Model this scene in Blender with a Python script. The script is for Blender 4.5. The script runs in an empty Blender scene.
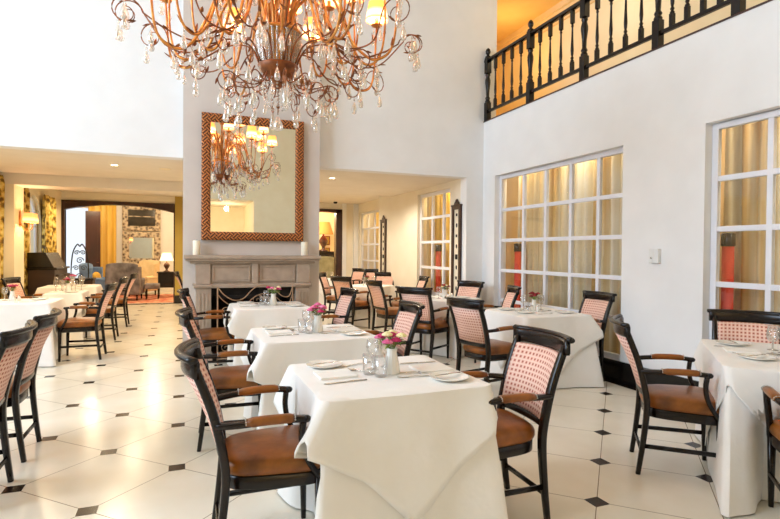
import bpy, bmesh, math, random
from mathutils import Vector, Matrix
R = math.radians
sc = bpy.context.scene
COL = sc.collection
random.seed(7)

# ------------------------------------------------------------------ object helpers
def link(o, parent=None):
    COL.objects.link(o)
    if parent is not None:
        o.parent = parent
    return o

def tag(o, label=None, cat=None, group=None, kind=None):
    if label: o['label'] = label
    if cat: o['category'] = cat
    if group: o['group'] = group
    if kind: o['kind'] = kind
    return o

def empty(name, loc=(0, 0, 0), rz=0.0, label=None, cat=None, group=None):
    o = bpy.data.objects.new(name, None)
    o.empty_display_size = 0.1
    o.location = loc
    o.rotation_euler = (0, 0, rz)
    link(o)
    return tag(o, label, cat, group)

def copy_tree(o, parent=None):
    c = o.copy()
    link(c, None)
    c.parent = parent
    for ch in list(o.children):
        copy_tree(ch, c)
    return c

class MB:
    """collects simple shapes into one mesh"""
    def __init__(s):
        s.v = []; s.f = []; s.sm = []
    def add(s, verts, faces, smooth=True, m=None):
        b = len(s.v)
        for p in verts:
            p = Vector(p)
            if m is not None: p = m @ p
            s.v.append(p)
        for f in faces:
            s.f.append([b + i for i in f]); s.sm.append(smooth)
        return s
    def box(s, lo, hi, m=None):
        x0, y0, z0 = lo; x1, y1, z1 = hi
        v = [(x0,y0,z0),(x1,y0,z0),(x1,y1,z0),(x0,y1,z0),(x0,y0,z1),(x1,y0,z1),(x1,y1,z1),(x0,y1,z1)]
        f = [(0,3,2,1),(4,5,6,7),(0,1,5,4),(1,2,6,5),(2,3,7,6),(3,0,4,7)]
        return s.add(v, f, False, m)
    def lathe(s, prof, n=20, c=(0,0,0), m=None, cap=True, squash=(1,1)):
        v = []; f = []
        k = len(prof)
        for r, z in prof:
            for i in range(n):
                a = 2*math.pi*i/n
                v.append((c[0]+r*math.cos(a)*squash[0], c[1]+r*math.sin(a)*squash[1], c[2]+z))
        for j in range(k-1):
            for i in range(n):
                f.append((j*n+i, j*n+(i+1)%n, (j+1)*n+(i+1)%n, (j+1)*n+i))
        if cap:
            if prof[0][0] > 1e-5: f.append(tuple(reversed(range(n))))
            if prof[-1][0] > 1e-5: f.append(tuple((k-1)*n+i for i in range(n)))
        return s.add(v, f, True, m)
    def sweep(s, pts, w, h=None, n=8, up=(0,0,1), m=None, power=0.6, closed=False, caps=True):
        """tube / rounded bar along pts. w,h number or list (half sizes). side axis = tangent x up"""
        pts = [Vector(p) for p in pts]
        k = len(pts)
        W = w if isinstance(w, (list, tuple)) else [w]*k
        Hh = W if h is None else (h if isinstance(h, (list, tuple)) else [h]*k)
        v = []; f = []
        upv = Vector(up).normalized()
        for i, p in enumerate(pts):
            a = pts[i-1] if (i > 0 or closed) else p
            b = pts[(i+1) % k] if (i < k-1 or closed) else p
            t = (b - a)
            if t.length < 1e-9: t = Vector((1,0,0))
            t.normalize()
            side = t.cross(upv)
            if side.length < 1e-3:
                side = t.cross(Vector((1,0.01,0)))
            side.normalize()
            u = side.cross(t).normalized()
            for j in range(n):
                an = 2*math.pi*(j+.5)/n
                ca, sa = math.cos(an), math.sin(an)
                ca = math.copysign(abs(ca)**power, ca); sa = math.copysign(abs(sa)**power, sa)
                v.append(p + side*(W[i]*ca) + u*(Hh[i]*sa))
        kk = k if closed else k-1
        for i in range(kk):
            i2 = (i+1) % k
            for j in range(n):
                f.append((i*n+j, i*n+(j+1)%n, i2*n+(j+1)%n, i2*n+j))
        if caps and not closed:
            f.append(tuple(reversed(range(n)))); f.append(tuple((k-1)*n+j for j in range(n)))
        return s.add(v, f, True, m)
    def tube(s, pts, r, n=6, m=None, closed=False):
        return s.sweep(pts, r, None, n, (0.013,0.021,1), m, 1.0, closed)
    def grid(s, rows, smooth=True, m=None, wrap=False):
        k = len(rows); n = len(rows[0]); v = [p for r in rows for p in r]; f = []
        for j in range(k-1):
            for i in range(n if wrap else n-1):
                i2 = (i+1) % n
                f.append((j*n+i, j*n+i2, (j+1)*n+i2, (j+1)*n+i))
        return s.add(v, f, smooth, m)
    def blob(s, c, r, n=8, k=6, m=None):
        prof = []
        for j in range(k+1):
            a = math.pi*j/k - math.pi/2
            prof.append((max(1e-6, math.cos(a)), math.sin(a)))
        v = []; f = []
        rr = r if isinstance(r, (tuple, list)) else (r, r, r)
        for q, z in prof:
            for i in range(n):
                a = 2*math.pi*i/n
                v.append((c[0]+rr[0]*q*math.cos(a), c[1]+rr[1]*q*math.sin(a), c[2]+rr[2]*z))
        for j in range(k):
            for i in range(n):
                f.append((j*n+i, j*n+(i+1)%n, (j+1)*n+(i+1)%n, (j+1)*n+i))
        return s.add(v, f, True, m)
    def mesh(s, name, mat):
        me = bpy.data.meshes.new(name)
        me.from_pydata([tuple(p) for p in s.v], [], s.f)
        me.polygons.foreach_set('use_smooth', s.sm)
        bm = bmesh.new(); bm.from_mesh(me)
        bmesh.ops.remove_doubles(bm, verts=bm.verts, dist=1e-6)
        bmesh.ops.recalc_face_normals(bm, faces=bm.faces)
        bm.to_mesh(me); bm.free()
        if mat is not None: me.materials.append(mat)
        me.update()
        return me
    def build(s, name, mat, parent=None, loc=None, rz=None, bevel=0.0, seg=2, sharp=None):
        o = bpy.data.objects.new(name, s.mesh(name, mat))
        if sharp: o.data.set_sharp_from_angle(angle=R(sharp))
        link(o, parent)
        if loc is not None: o.location = loc
        if rz is not None: o.rotation_euler = (0, 0, rz)
        if bevel:
            md = o.modifiers.new('bevel', 'BEVEL'); md.width = bevel; md.segments = seg
            md.limit_method = 'ANGLE'; md.angle_limit = R(40)
        return o

def bez(p0, p1, p2, p3, n=12):
    p0, p1, p2, p3 = map(Vector, (p0, p1, p2, p3)); o = []
    for i in range(n+1):
        t = i/n; u = 1-t
        o.append(p0*u**3 + p1*3*u*u*t + p2*3*u*t*t + p3*t**3)
    return o

def spline(pts, n=6):
    P = [Vector(p) for p in pts]; o = []
    for i in range(len(P)-1):
        a = P[i-1] if i else P[i]*2-P[i+1]
        b, c = P[i], P[i+1]
        d = P[i+2] if i+2 < len(P) else c*2-b
        for j in range(n):
            t = j/n
            o.append(0.5*((2*b)+(c-a)*t+(2*a-5*b+4*c-d)*t*t+(3*b-a-3*c+d)*t**3))
    o.append(P[-1])
    return o

# ------------------------------------------------------------------ materials
MATS = {}
def newmat(name):
    m = bpy.data.materials.new(name); m.use_nodes = True
    nt = m.node_tree; b = nt.nodes['Principled BSDF']
    return m, nt, b
def N(nt, t, **k):
    n = nt.nodes.new(t)
    for a, v in k.items():
        if a in ('operation','blend_type','data_type','feature','noise_dimensions','wave_type','bands_direction','distance','wave_profile'):
            setattr(n, a, v)
        else:
            n.inputs[a].default_value = v
    return n
def rgb(c): return (c[0], c[1], c[2], 1)
def srgb(r, g, b):
    f = lambda c: (c/255/12.92 if c/255 <= 0.04045 else ((c/255+0.055)/1.055)**2.4)
    return (f(r), f(g), f(b))
def ramp(nt, stops):
    n = nt.nodes.new('ShaderNodeValToRGB'); cr = n.color_ramp
    while len(cr.elements) < len(stops): cr.elements.new(0.5)
    for e, (p, c) in zip(cr.elements, stops):
        e.position = p; e.color = rgb(c)
    return n
def noisy(name, c1, c2, scale=8, rough=0.6, bump=0.0, bscale=60, metal=0.0, coat=0.0, detail=3, spec=0.5, stretch=None):
    m, nt, b = newmat(name); L = nt.links
    tc = nt.nodes.new('ShaderNodeTexCoord')
    src = tc.outputs['Object']
    if stretch:
        mp = nt.nodes.new('ShaderNodeMapping'); mp.inputs['Scale'].default_value = stretch
        L.new(src, mp.inputs['Vector']); src = mp.outputs['Vector']
    no = N(nt, 'ShaderNodeTexNoise', Scale=scale, Detail=detail); L.new(src, no.inputs['Vector'])
    rp = ramp(nt, [(0.3, c1), (0.7, c2)])
    L.new(no.outputs['Fac'], rp.inputs['Fac']); L.new(rp.outputs['Color'], b.inputs['Base Color'])
    b.inputs['Roughness'].default_value = rough; b.inputs['Metallic'].default_value = metal
    b.inputs['Coat Weight'].default_value = coat; b.inputs['Specular IOR Level'].default_value = spec
    if bump:
        n2 = N(nt, 'ShaderNodeTexNoise', Scale=bscale, Detail=2); L.new(src, n2.inputs['Vector'])
        bp = N(nt, 'ShaderNodeBump', Strength=bump, Distance=0.01); L.new(n2.outputs['Fac'], bp.inputs['Height'])
        L.new(bp.outputs['Normal'], b.inputs['Normal'])
    MATS[name] = m
    return m
def math_n(nt, op, a, b=None):
    n = nt.nodes.new('ShaderNodeMath'); n.operation = op
    for i, x in enumerate((a, b)):
        if x is None: continue
        if isinstance(x, (int, float)): n.inputs[i].default_value = x
        else: nt.links.new(x, n.inputs[i])
    return n.outputs[0]

M_WALL = noisy('white_wall_paint', srgb(234,234,234), srgb(239,239,239), 3, 0.75, 0.03, 120)
M_GREIGE = noisy('greige_wall_paint', srgb(204,195,188), srgb(210,201,194), 3, 0.75, 0.03, 120)
M_CREAM = noisy('cream_wall_paint', srgb(236,221,186), srgb(241,228,196), 3, 0.75, 0.03, 120)
M_OFFW = noisy('off_white_wall_paint', srgb(236,227,207), srgb(240,232,214), 3, 0.75, 0.03, 120)
M_OLIVE = noisy('olive_wall_paint', srgb(176,150,70), srgb(184,158,78), 3, 0.8)
M_CEIL = noisy('ceiling_paint', srgb(226,216,198), srgb(232,222,205), 3, 0.8)
M_YELLOW = noisy('yellow_wall_paint', srgb(236,196,120), srgb(240,204,132), 3, 0.8)
M_BEIGE = noisy('beige_wall_paint', srgb(232,206,160), srgb(238,214,170), 3, 0.8)
M_FRAMEW = noisy('white_window_paint', srgb(228,229,236), srgb(235,236,243), 5, 0.4)
M_BLACK = noisy('black_gloss_skirting', srgb(18,15,14), srgb(24,20,18), 5, 0.25)
M_WOOD = noisy('espresso_wood', srgb(9,5,4), srgb(24,13,9), 6, 0.24, 0.03, 40, coat=0.0, spec=0.4, stretch=(1,1,0.25))
M_WOODR = noisy('dark_red_wood', srgb(40,18,14), srgb(64,30,22), 5, 0.35, coat=0.2, stretch=(1,1,0.2))
M_DARKW = noisy('dark_brown_wood', srgb(42,28,20), srgb(62,42,30), 5, 0.4, stretch=(0.3,1,1))
M_LEATHER = noisy('cognac_leather', srgb(92,48,8), srgb(166,98,28), 7, 0.32, 0.12, 160, detail=5)
M_SILVER = noisy('polished_silver', srgb(206,200,190), srgb(222,216,206), 4, 0.22, metal=1.0)
M_STUD = noisy('steel_nailhead', srgb(190,186,178), srgb(210,206,198), 4, 0.3, metal=1.0)
M_PORC = noisy('white_porcelain', srgb(240,236,226), srgb(244,241,233), 4, 0.18, coat=0.3)
M_STONE = noisy('taupe_stone', srgb(164,147,130), srgb(180,162,144), 9, 0.6, 0.06, 80)
M_SOOT = noisy('firebox_soot', srgb(22,19,17), srgb(44,38,34), 7, 0.9)
M_IRON = noisy('wrought_iron', srgb(150,118,90), srgb(186,152,118), 9, 0.45, metal=0.3)
M_IRONB = noisy('black_iron', srgb(20,20,22), srgb(34,33,35), 9, 0.45, metal=0.5)
M_RUST = noisy('rust_gold_metal', srgb(164,88,32), srgb(230,166,80), 14, 0.34, metal=0.35)
M_BRONZE = noisy('dark_bronze', srgb(96,50,24), srgb(158,92,42), 14, 0.45, metal=0.3)
M_WAX = noisy('ivory_wax', srgb(240,230,206), srgb(246,238,218), 5, 0.5)
M_PLASTIC = noisy('white_plastic', srgb(230,230,228), srgb(236,236,234), 5, 0.4)
M_GREYV = noisy('grey_velvet', srgb(84,80,84), srgb(150,144,146), 5, 0.8)
M_CREAMF = noisy('cream_upholstery', srgb(214,190,146), srgb(228,206,164), 6, 0.85)
M_BLUEF = noisy('blue_upholstery', srgb(96,124,164), srgb(128,154,190), 6, 0.85)
M_GREENF = noisy('sage_upholstery', srgb(140,140,112), srgb(170,168,140), 6, 0.85)
M_GOLDF = noisy('gold_cushion_fabric', srgb(196,150,52), srgb(222,182,84), 14, 0.85)
M_REDF = noisy('red_fabric', srgb(176,48,30), srgb(196,62,40), 6, 0.8)
M_PINK = noisy('pink_petals', srgb(214,70,130), srgb(240,140,180), 30, 0.6)
M_MAG = noisy('magenta_petals', srgb(166,14,70), srgb(206,40,110), 30, 0.6)
M_YELP = noisy('pale_yellow_petals', srgb(242,226,150), srgb(250,240,196), 30, 0.6)
M_DKRED = noisy('dark_red_petals', srgb(110,14,24), srgb(160,34,40), 30, 0.6)
M_LEAF = noisy('green_leaf', srgb(70,110,30), srgb(130,160,60), 20, 0.6)
M_LAMPBASE = noisy('dark_ceramic', srgb(50,30,26), srgb(84,50,40), 10, 0.3)

def cloth_mat(name, c1, c2):
    m, nt, b = newmat(name); L = nt.links
    tc = nt.nodes.new('ShaderNodeTexCoord')
    no = N(nt, 'ShaderNodeTexNoise', Scale=3.0, Detail=4); L.new(tc.outputs['Object'], no.inputs['Vector'])
    rp = ramp(nt, [(0.3, c1), (0.7, c2)]); L.new(no.outputs['Fac'], rp.inputs['Fac'])
    L.new(rp.outputs['Color'], b.inputs['Base Color'])
    b.inputs['Roughness'].default_value = 0.85; b.inputs['Specular IOR Level'].default_value = 0.2
    n2 = N(nt, 'ShaderNodeTexNoise', Scale=7.0, Detail=3); L.new(tc.outputs['Object'], n2.inputs['Vector'])
    bp = N(nt, 'ShaderNodeBump', Strength=0.25, Distance=0.03); L.new(n2.outputs['Fac'], bp.inputs['Height'])
    L.new(bp.outputs['Normal'], b.inputs['Normal'])
    return m
M_CLOTH = cloth_mat('white_table_linen', srgb(240,236,230), srgb(246,243,239))
M_NAPK = cloth_mat('napkin_linen', srgb(243,239,232), srgb(248,245,240))

# woven checked back fabric : pink ground with dark red dots in a square lattice
def woven():
    m, nt, b = newmat('pink_check_weave'); L = nt.links
    tc = nt.nodes.new('ShaderNodeTexCoord'); sp = nt.nodes.new('ShaderNodeSeparateXYZ')
    L.new(tc.outputs['Object'], sp.inputs[0])
    u = math_n(nt, 'MULTIPLY', sp.outputs['Y'], 1/0.027); v = math_n(nt, 'MULTIPLY', sp.outputs['Z'], 1/0.027)
    fu = math_n(nt, 'SUBTRACT', math_n(nt, 'FRACT', u), 0.5); fv = math_n(nt, 'SUBTRACT', math_n(nt, 'FRACT', v), 0.5)
    du = math_n(nt, 'ABSOLUTE', fu); dv = math_n(nt, 'ABSOLUTE', fv)
    d = math_n(nt, 'MAXIMUM', du, dv)
    r1 = ramp(nt, [(0.13, srgb(158,66,50)), (0.23, srgb(226,168,146)), (0.40, srgb(237,196,177)), (0.5, srgb(246,218,202))])
    L.new(d, r1.inputs['Fac']); L.new(r1.outputs['Color'], b.inputs['Base Color'])
    b.inputs['Roughness'].default_value = 0.7
    bp = N(nt, 'ShaderNodeBump', Strength=0.4, Distance=0.004); L.new(d, bp.inputs['Height']); L.new(bp.outputs['Normal'], b.inputs['Normal'])
    return m
M_WEAVE = woven()

# floor : cream tiles laid diagonally with dark inset squares
def floor_mat():
    m, nt, b = newmat('cream_tile_floor'); L = nt.links
    T = 0.64645
    tc = nt.nodes.new('ShaderNodeTexCoord'); sp = nt.nodes.new('ShaderNodeSeparateXYZ')
    L.new(tc.outputs['Object'], sp.inputs[0])
    k = 0.70711/T
    u = math_n(nt, 'ADD', math_n(nt, 'MULTIPLY', math_n(nt, 'SUBTRACT', sp.outputs['X'], sp.outputs['Y']), k), 0.1453+0.5)
    v = math_n(nt, 'ADD', math_n(nt, 'MULTIPLY', math_n(nt, 'ADD', sp.outputs['X'], sp.outputs['Y']), k), -0.0738+0.5)
    au = math_n(nt, 'ABSOLUTE', math_n(nt, 'SUBTRACT', math_n(nt, 'FRACT', u), 0.5))
    av = math_n(nt, 'ABSOLUTE', math_n(nt, 'SUBTRACT', math_n(nt, 'FRACT', v), 0.5))
    dot = math_n(nt, 'LESS_THAN', math_n(nt, 'ADD', au, av), 0.112)
    gr = math_n(nt, 'LESS_THAN', math_n(nt, 'MINIMUM', au, av), 0.0042)
    no = N(nt, 'ShaderNodeTexNoise', Scale=2.2, Detail=6); L.new(tc.outputs['Object'], no.inputs['Vector'])
    rp = ramp(nt, [(0.3, srgb(230,221,202)), (0.55, srgb(237,229,212)), (0.75, srgb(242,236,222))]); L.new(no.outputs['Fac'], rp.inputs['Fac'])
    m1 = nt.nodes.new('ShaderNodeMix'); m1.data_type = 'RGBA'
    L.new(gr, m1.inputs['Factor']); L.new(rp.outputs['Color'], m1.inputs['A']); m1.inputs['B'].default_value = rgb(srgb(140,124,100))
    m2 = nt.nodes.new('ShaderNodeMix'); m2.data_type = 'RGBA'
    L.new(dot, m2.inputs['Factor']); L.new(m1.outputs['Result'], m2.inputs['A']); m2.inputs['B'].default_value = rgb(srgb(34,17,11))
    L.new(m2.outputs['Result'], b.inputs['Base Color'])
    b.inputs['Roughness'].default_value = 0.22
    b.inputs['Specular IOR Level'].default_value = 0.27
    return m
M_FLOOR = floor_mat()

def mirror_frame_mat():
    m, nt, b = newmat('woven_bronze_frame'); L = nt.links
    tc = nt.nodes.new('ShaderNodeTexCoord'); mp = nt.nodes.new('ShaderNodeMapping')
    mp.inputs['Rotation'].default_value = (0, R(45), 0)
    L.new(tc.outputs['Object'], mp.inputs['Vector'])
    sp = nt.nodes.new('ShaderNodeSeparateXYZ'); L.new(mp.outputs['Vector'], sp.inputs[0])
    s = 1/0.068
    u = math_n(nt, 'MULTIPLY', sp.outputs['X'], s); v = math_n(nt, 'MULTIPLY', sp.outputs['Z'], s)
    par = math_n(nt, 'MODULO', math_n(nt, 'ABSOLUTE', math_n(nt, 'ADD', math_n(nt, 'FLOOR', u), math_n(nt, 'FLOOR', v))), 2.0)
    su = math_n(nt, 'ABSOLUTE', math_n(nt, 'SINE', math_n(nt, 'MULTIPLY', u, math.pi*2)))
    sv = math_n(nt, 'ABSOLUTE', math_n(nt, 'SINE', math_n(nt, 'MULTIPLY', v, math.pi*2)))
    mx = nt.nodes.new('ShaderNodeMix'); mx.data_type = 'FLOAT'
    L.new(par, mx.inputs['Factor']); L.new(su, mx.inputs['A']); L.new(sv, mx.inputs['B'])
    rp = ramp(nt, [(0.2, srgb(30,14,6)), (0.55, srgb(112,56,22)), (0.95, srgb(196,124,66))])
    L.new(mx.outputs['Result'], rp.inputs['Fac']); L.new(rp.outputs['Color'], b.inputs['Base Color'])
    b.inputs['Roughness'].default_value = 0.45; b.inputs['Metallic'].default_value = 0.35
    bp = N(nt, 'ShaderNodeBump', Strength=0.6, Distance=0.01); L.new(mx.outputs['Result'], bp.inputs['Height']); L.new(bp.outputs['Normal'], b.inputs['Normal'])
    return m
M_MFRAME = mirror_frame_mat()

def mirror_mat():
    m, nt, b = newmat('mirror_silvering'); b.inputs['Metallic'].default_value = 1; b.inputs['Roughness'].default_value = 0.01
    b.inputs['Base Color'].default_value = rgb((0.9, 0.9, 0.89)); return m
M_MIRROR = mirror_mat()

def glass_mat(name, fac=0.12, tint=(1,1,1), rough=0.02):
    m = bpy.data.materials.new(name); m.use_nodes = True; nt = m.node_tree; L = nt.links
    nt.nodes.clear()
    out = nt.nodes.new('ShaderNodeOutputMaterial'); mx = nt.nodes.new('ShaderNodeMixShader')
    tr = nt.nodes.new('ShaderNodeBsdfTransparent'); tr.inputs['Color'].default_value = rgb(tint)
    gl = nt.nodes.new('ShaderNodeBsdfGlossy'); gl.inputs['Roughness'].default_value = rough
    lw = nt.nodes.new('ShaderNodeLayerWeight'); lw.inputs['Blend'].default_value = 0.35
    mm = nt.nodes.new('ShaderNodeMath'); mm.operation = 'MULTIPLY_ADD'; mm.inputs[1].default_value = 0.75; mm.inputs[2].default_value = fac
    L.new(lw.outputs['Facing'], mm.inputs[0]); mm.use_clamp = True
    L.new(mm.outputs[0], mx.inputs['Fac']); L.new(tr.outputs[0], mx.inputs[1]); L.new(gl.outputs[0], mx.inputs[2])
    L.new(mx.outputs[0], out.inputs['Surface'])
    return m
M_GLASS = glass_mat('clear_glass', 0.03, (1.0, 1.0, 1.0))
def crystal():
    m = bpy.data.materials.new('cut_crystal'); m.use_nodes = True; nt = m.node_tree; L = nt.links
    nt.nodes.clear()
    out = nt.nodes.new('ShaderNodeOutputMaterial'); mx = nt.nodes.new('ShaderNodeMixShader'); m2 = nt.nodes.new('ShaderNodeMixShader')
    tr = nt.nodes.new('ShaderNodeBsdfTransparent'); tr.inputs['Color'].default_value = (1,.99,.96,1)
    gl = nt.nodes.new('ShaderNodeBsdfGlossy'); gl.inputs['Roughness'].default_value = .08; gl.inputs['Color'].default_value = (1,.97,.92,1)
    df = nt.nodes.new('ShaderNodeBsdfTranslucent'); df.inputs['Color'].default_value = (.98,.95,.90,1)
    lw = nt.nodes.new('ShaderNodeLayerWeight'); lw.inputs['Blend'].default_value = 0.4
    m2.inputs['Fac'].default_value = .45; L.new(gl.outputs[0], m2.inputs[1]); L.new(df.outputs[0], m2.inputs[2])
    fc = math_n(nt, 'ADD', math_n(nt, 'MULTIPLY', lw.outputs['Facing'], .40), .52)
    L.new(fc, mx.inputs['Fac']); L.new(tr.outputs[0], mx.inputs[1]); L.new(m2.outputs[0], mx.inputs[2]); L.new(mx.outputs[0], out.inputs['Surface'])
    return m
M_CRYSTAL = crystal()
def pane_mat():
    m = bpy.data.materials.new('window_pane_glass'); m.use_nodes = True; nt = m.node_tree; L = nt.links
    nt.nodes.clear()
    out = nt.nodes.new('ShaderNodeOutputMaterial'); mx = nt.nodes.new('ShaderNodeMixShader')
    tr = nt.nodes.new('ShaderNodeBsdfTransparent'); gl = nt.nodes.new('ShaderNodeBsdfGlossy'); gl.inputs['Roughness'].default_value = 0.0
    lw = nt.nodes.new('ShaderNodeLayerWeight'); lw.inputs['Blend'].default_value = 0.5
    pw = math_n(nt, 'POWER', lw.outputs['Facing'], 3.5)
    fc = math_n(nt, 'ADD', math_n(nt, 'MULTIPLY', pw, 0.7), 0.06)
    L.new(fc, mx.inputs['Fac']); L.new(tr.outputs[0], mx.inputs[1]); L.new(gl.outputs[0], mx.inputs[2])
    L.new(mx.outputs[0], out.inputs['Surface'])
    return m
M_PANE = pane_mat()

def emit_mat(name, col, strength, base=None):
    m, nt, b = newmat(name)
    b.inputs['Base Color'].default_value = rgb(base or col)
    b.inputs['Emission Color'].default_value = rgb(col); b.inputs['Emission Strength'].default_value = strength
    b.inputs['Roughness'].default_value = 0.8
    return m
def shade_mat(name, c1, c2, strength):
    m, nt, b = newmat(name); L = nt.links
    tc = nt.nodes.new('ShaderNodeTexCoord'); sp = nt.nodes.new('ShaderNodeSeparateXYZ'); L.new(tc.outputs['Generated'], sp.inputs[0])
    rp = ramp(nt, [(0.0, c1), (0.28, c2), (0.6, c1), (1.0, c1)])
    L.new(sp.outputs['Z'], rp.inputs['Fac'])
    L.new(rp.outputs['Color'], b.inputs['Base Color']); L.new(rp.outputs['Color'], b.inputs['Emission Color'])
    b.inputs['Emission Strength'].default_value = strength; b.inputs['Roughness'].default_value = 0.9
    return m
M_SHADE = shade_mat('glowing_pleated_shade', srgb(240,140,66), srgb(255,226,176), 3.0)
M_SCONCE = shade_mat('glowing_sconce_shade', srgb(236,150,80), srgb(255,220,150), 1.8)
M_LAMPW = emit_mat('glowing_cream_lampshade', srgb(255,236,200), 1.2)
M_LAMPO = emit_mat('glowing_orange_lampshade', srgb(220,110,50), 0.8)
M_DOWN = emit_mat('lit_downlight', srgb(255,236,190), 12)

def drape_mat(name, c1, c2, c3):
    """striped sheer curtain, stripes run vertically"""
    m, nt, b = newmat(name); L = nt.links
    tc = nt.nodes.new('ShaderNodeTexCoord'); mp = nt.nodes.new('ShaderNodeMapping'); mp.inputs['Scale'].default_value = (1, 1, 0.02)
    L.new(tc.outputs['Object'], mp.inputs['Vector'])
    no = N(nt, 'ShaderNodeTexNoise', Scale=7.0, Detail=3); L.new(mp.outputs['Vector'], no.inputs['Vector'])
    rp = ramp(nt, [(0.35, c1), (0.5, c2), (0.62, c3)]); L.new(no.outputs['Fac'], rp.inputs['Fac'])
    L.new(rp.outputs['Color'], b.inputs['Base Color']); b.inputs['Roughness'].default_value = 0.9
    return m
M_DRAPE = drape_mat('gold_cream_drape', srgb(198,162,102), srgb(214,198,160), srgb(226,218,198))
M_DRAPEY = drape_mat('amber_drape', srgb(226,182,74), srgb(236,200,104), srgb(242,212,132))
def floral():
    m, nt, b = newmat('floral_curtain_print'); L = nt.links
    tc = nt.nodes.new('ShaderNodeTexCoord')
    vo = nt.nodes.new('ShaderNodeTexVoronoi'); vo.inputs['Scale'].default_value = 9; L.new(tc.outputs['Object'], vo.inputs['Vector'])
    no = N(nt, 'ShaderNodeTexNoise', Scale=16, Detail=4); L.new(tc.outputs['Object'], no.inputs['Vector'])
    ad = math_n(nt, 'ADD', math_n(nt, 'MULTIPLY', vo.outputs['Distance'], 0.6), math_n(nt, 'MULTIPLY', no.outputs['Fac'], 0.6))
    rp = ramp(nt, [(0.40, srgb(92,66,24)), (0.52, srgb(150,116,36)), (0.62, srgb(216,180,84)), (0.8, srgb(232,208,130))])
    L.new(ad, rp.inputs['Fac']); L.new(rp.outputs['Color'], b.inputs['Base Color']); b.inputs['Roughness'].default_value = 0.9
    return m
M_FLORAL = floral()
def rug():
    m, nt, b = newmat('red_patterned_rug'); L = nt.links
    tc = nt.nodes.new('ShaderNodeTexCoord')
    no = N(nt, 'ShaderNodeTexNoise', Scale=5, Detail=5); L.new(tc.outputs['Object'], no.inputs['Vector'])
    rp = ramp(nt, [(0.35, srgb(168,70,50)), (0.5, srgb(214,132,104)), (0.65, srgb(232,186,150))])
    L.new(no.outputs['Fac'], rp.inputs['Fac']); L.new(rp.outputs['Color'], b.inputs['Base Color']); b.inputs['Roughness'].default_value = 0.95
    return m
M_RUG = rug()
def ornate():
    m, nt, b = newmat('carved_silver_frame'); L = nt.links
    tc = nt.nodes.new('ShaderNodeTexCoord')
    vo = nt.nodes.new('ShaderNodeTexVoronoi'); vo.inputs['Scale'].default_value = 11; L.new(tc.outputs['Object'], vo.inputs['Vector'])
    rp = ramp(nt, [(0.15, srgb(70,56,44)), (0.4, srgb(150,134,114)), (0.7, srgb(206,192,168))])
    L.new(vo.outputs['Distance'], rp.inputs['Fac']); L.new(rp.outputs['Color'], b.inputs['Base Color']); b.inputs['Roughness'].default_value = 0.5
    bp = N(nt, 'ShaderNodeBump', Strength=0.7, Distance=0.02); L.new(vo.outputs['Distance'], bp.inputs['Height']); L.new(bp.outputs['Normal'], b.inputs['Normal'])
    return m
M_ORNATE = ornate()
M_SMOKY = noisy('smoky_dark_panel', srgb(40,36,32), srgb(64,58,50), 4, 0.15)
M_CREAMPANEL = noisy('cream_panel', srgb(226,214,190), srgb(234,224,204), 6, 0.5)

def struct(mb, name, mat, bevel=0.0):
    o = mb.build(name, mat, bevel=bevel); o['kind'] = 'structure'; return o
DAYW, CANDW, LOWW, GALW, PASW, EXPO = 370, 3.8, 68, 15, 36, 0.04
# ================================================================== THE SETTING
struct(MB().box((-6.2,-9.0,-0.12),(8,20,0)), 'floor', M_FLOOR)

def wall_x(x0, x1, y0, y1, z0, z1, openings):
    """wall slab between x0,x1 running along y with rectangular openings (ya,yb,za,zb)"""
    mb = MB(); y = y0
    for ya, yb, za, zb in sorted(openings):
        if ya > y: mb.box((x0,y,z0),(x1,ya,z1))
        if za > z0: mb.box((x0,ya,z0),(x1,yb,za))
        if zb < z1: mb.box((x0,ya,zb),(x1,yb,z1))
        y = yb
    if y < y1: mb.box((x0,y,z0),(x1,y1,z1))
    return mb
def wall_y(y0, y1, x0, x1, z0, z1, openings):
    mb = MB(); x = x0
    for xa, xb, za, zb in sorted(openings):
        if xa > x: mb.box((x,y0,z0),(xa,y1,z1))
        if za > z0: mb.box((xa,y0,z0),(xb,y1,za))
        if zb < z1: mb.box((xa,y0,zb),(xb,y1,z1))
        x = xb
    if x < x1: mb.box((x,y0,z0),(x1,y1,z1))
    return mb

W1 = (4.545, 7.15, 0.22, 2.67); W2 = (1.02, 3.545, 0.22, 2.69)
struct(wall_x(4.6, 4.82, -5.5, 7.7, 0, 3.45, [W1, W2]), 'wall_right', M_WALL)
# upper back wall, pier at the right, outer left part
mb = MB().box((-5.5,7.5,2.67),(0.0,7.7,6.6)).box((0.0,7.5,2.67),(1.8,7.7,6.6)).box((1.8,7.5,2.67),(4.83,7.7,6.6))
mb.box((4.29,7.5,0),(4.6,7.7,2.67)).box((-5.5,7.5,0),(-2.85,7.7,2.67))
struct(mb, 'wall_back', M_WALL)
mb = MB().box((0,7.3,0),(0.33,8.0,2.67)).box((1.46,7.3,0),(1.8,8.0,2.67)).box((0.33,7.3,1.03),(1.46,8.0,2.67)).box((0.33,7.85,0),(1.46,8.0,1.03)).box((0,7.3,2.67),(1.8,7.5,6.6))
struct(mb, 'wall_chimney', M_GREIGE)
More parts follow.
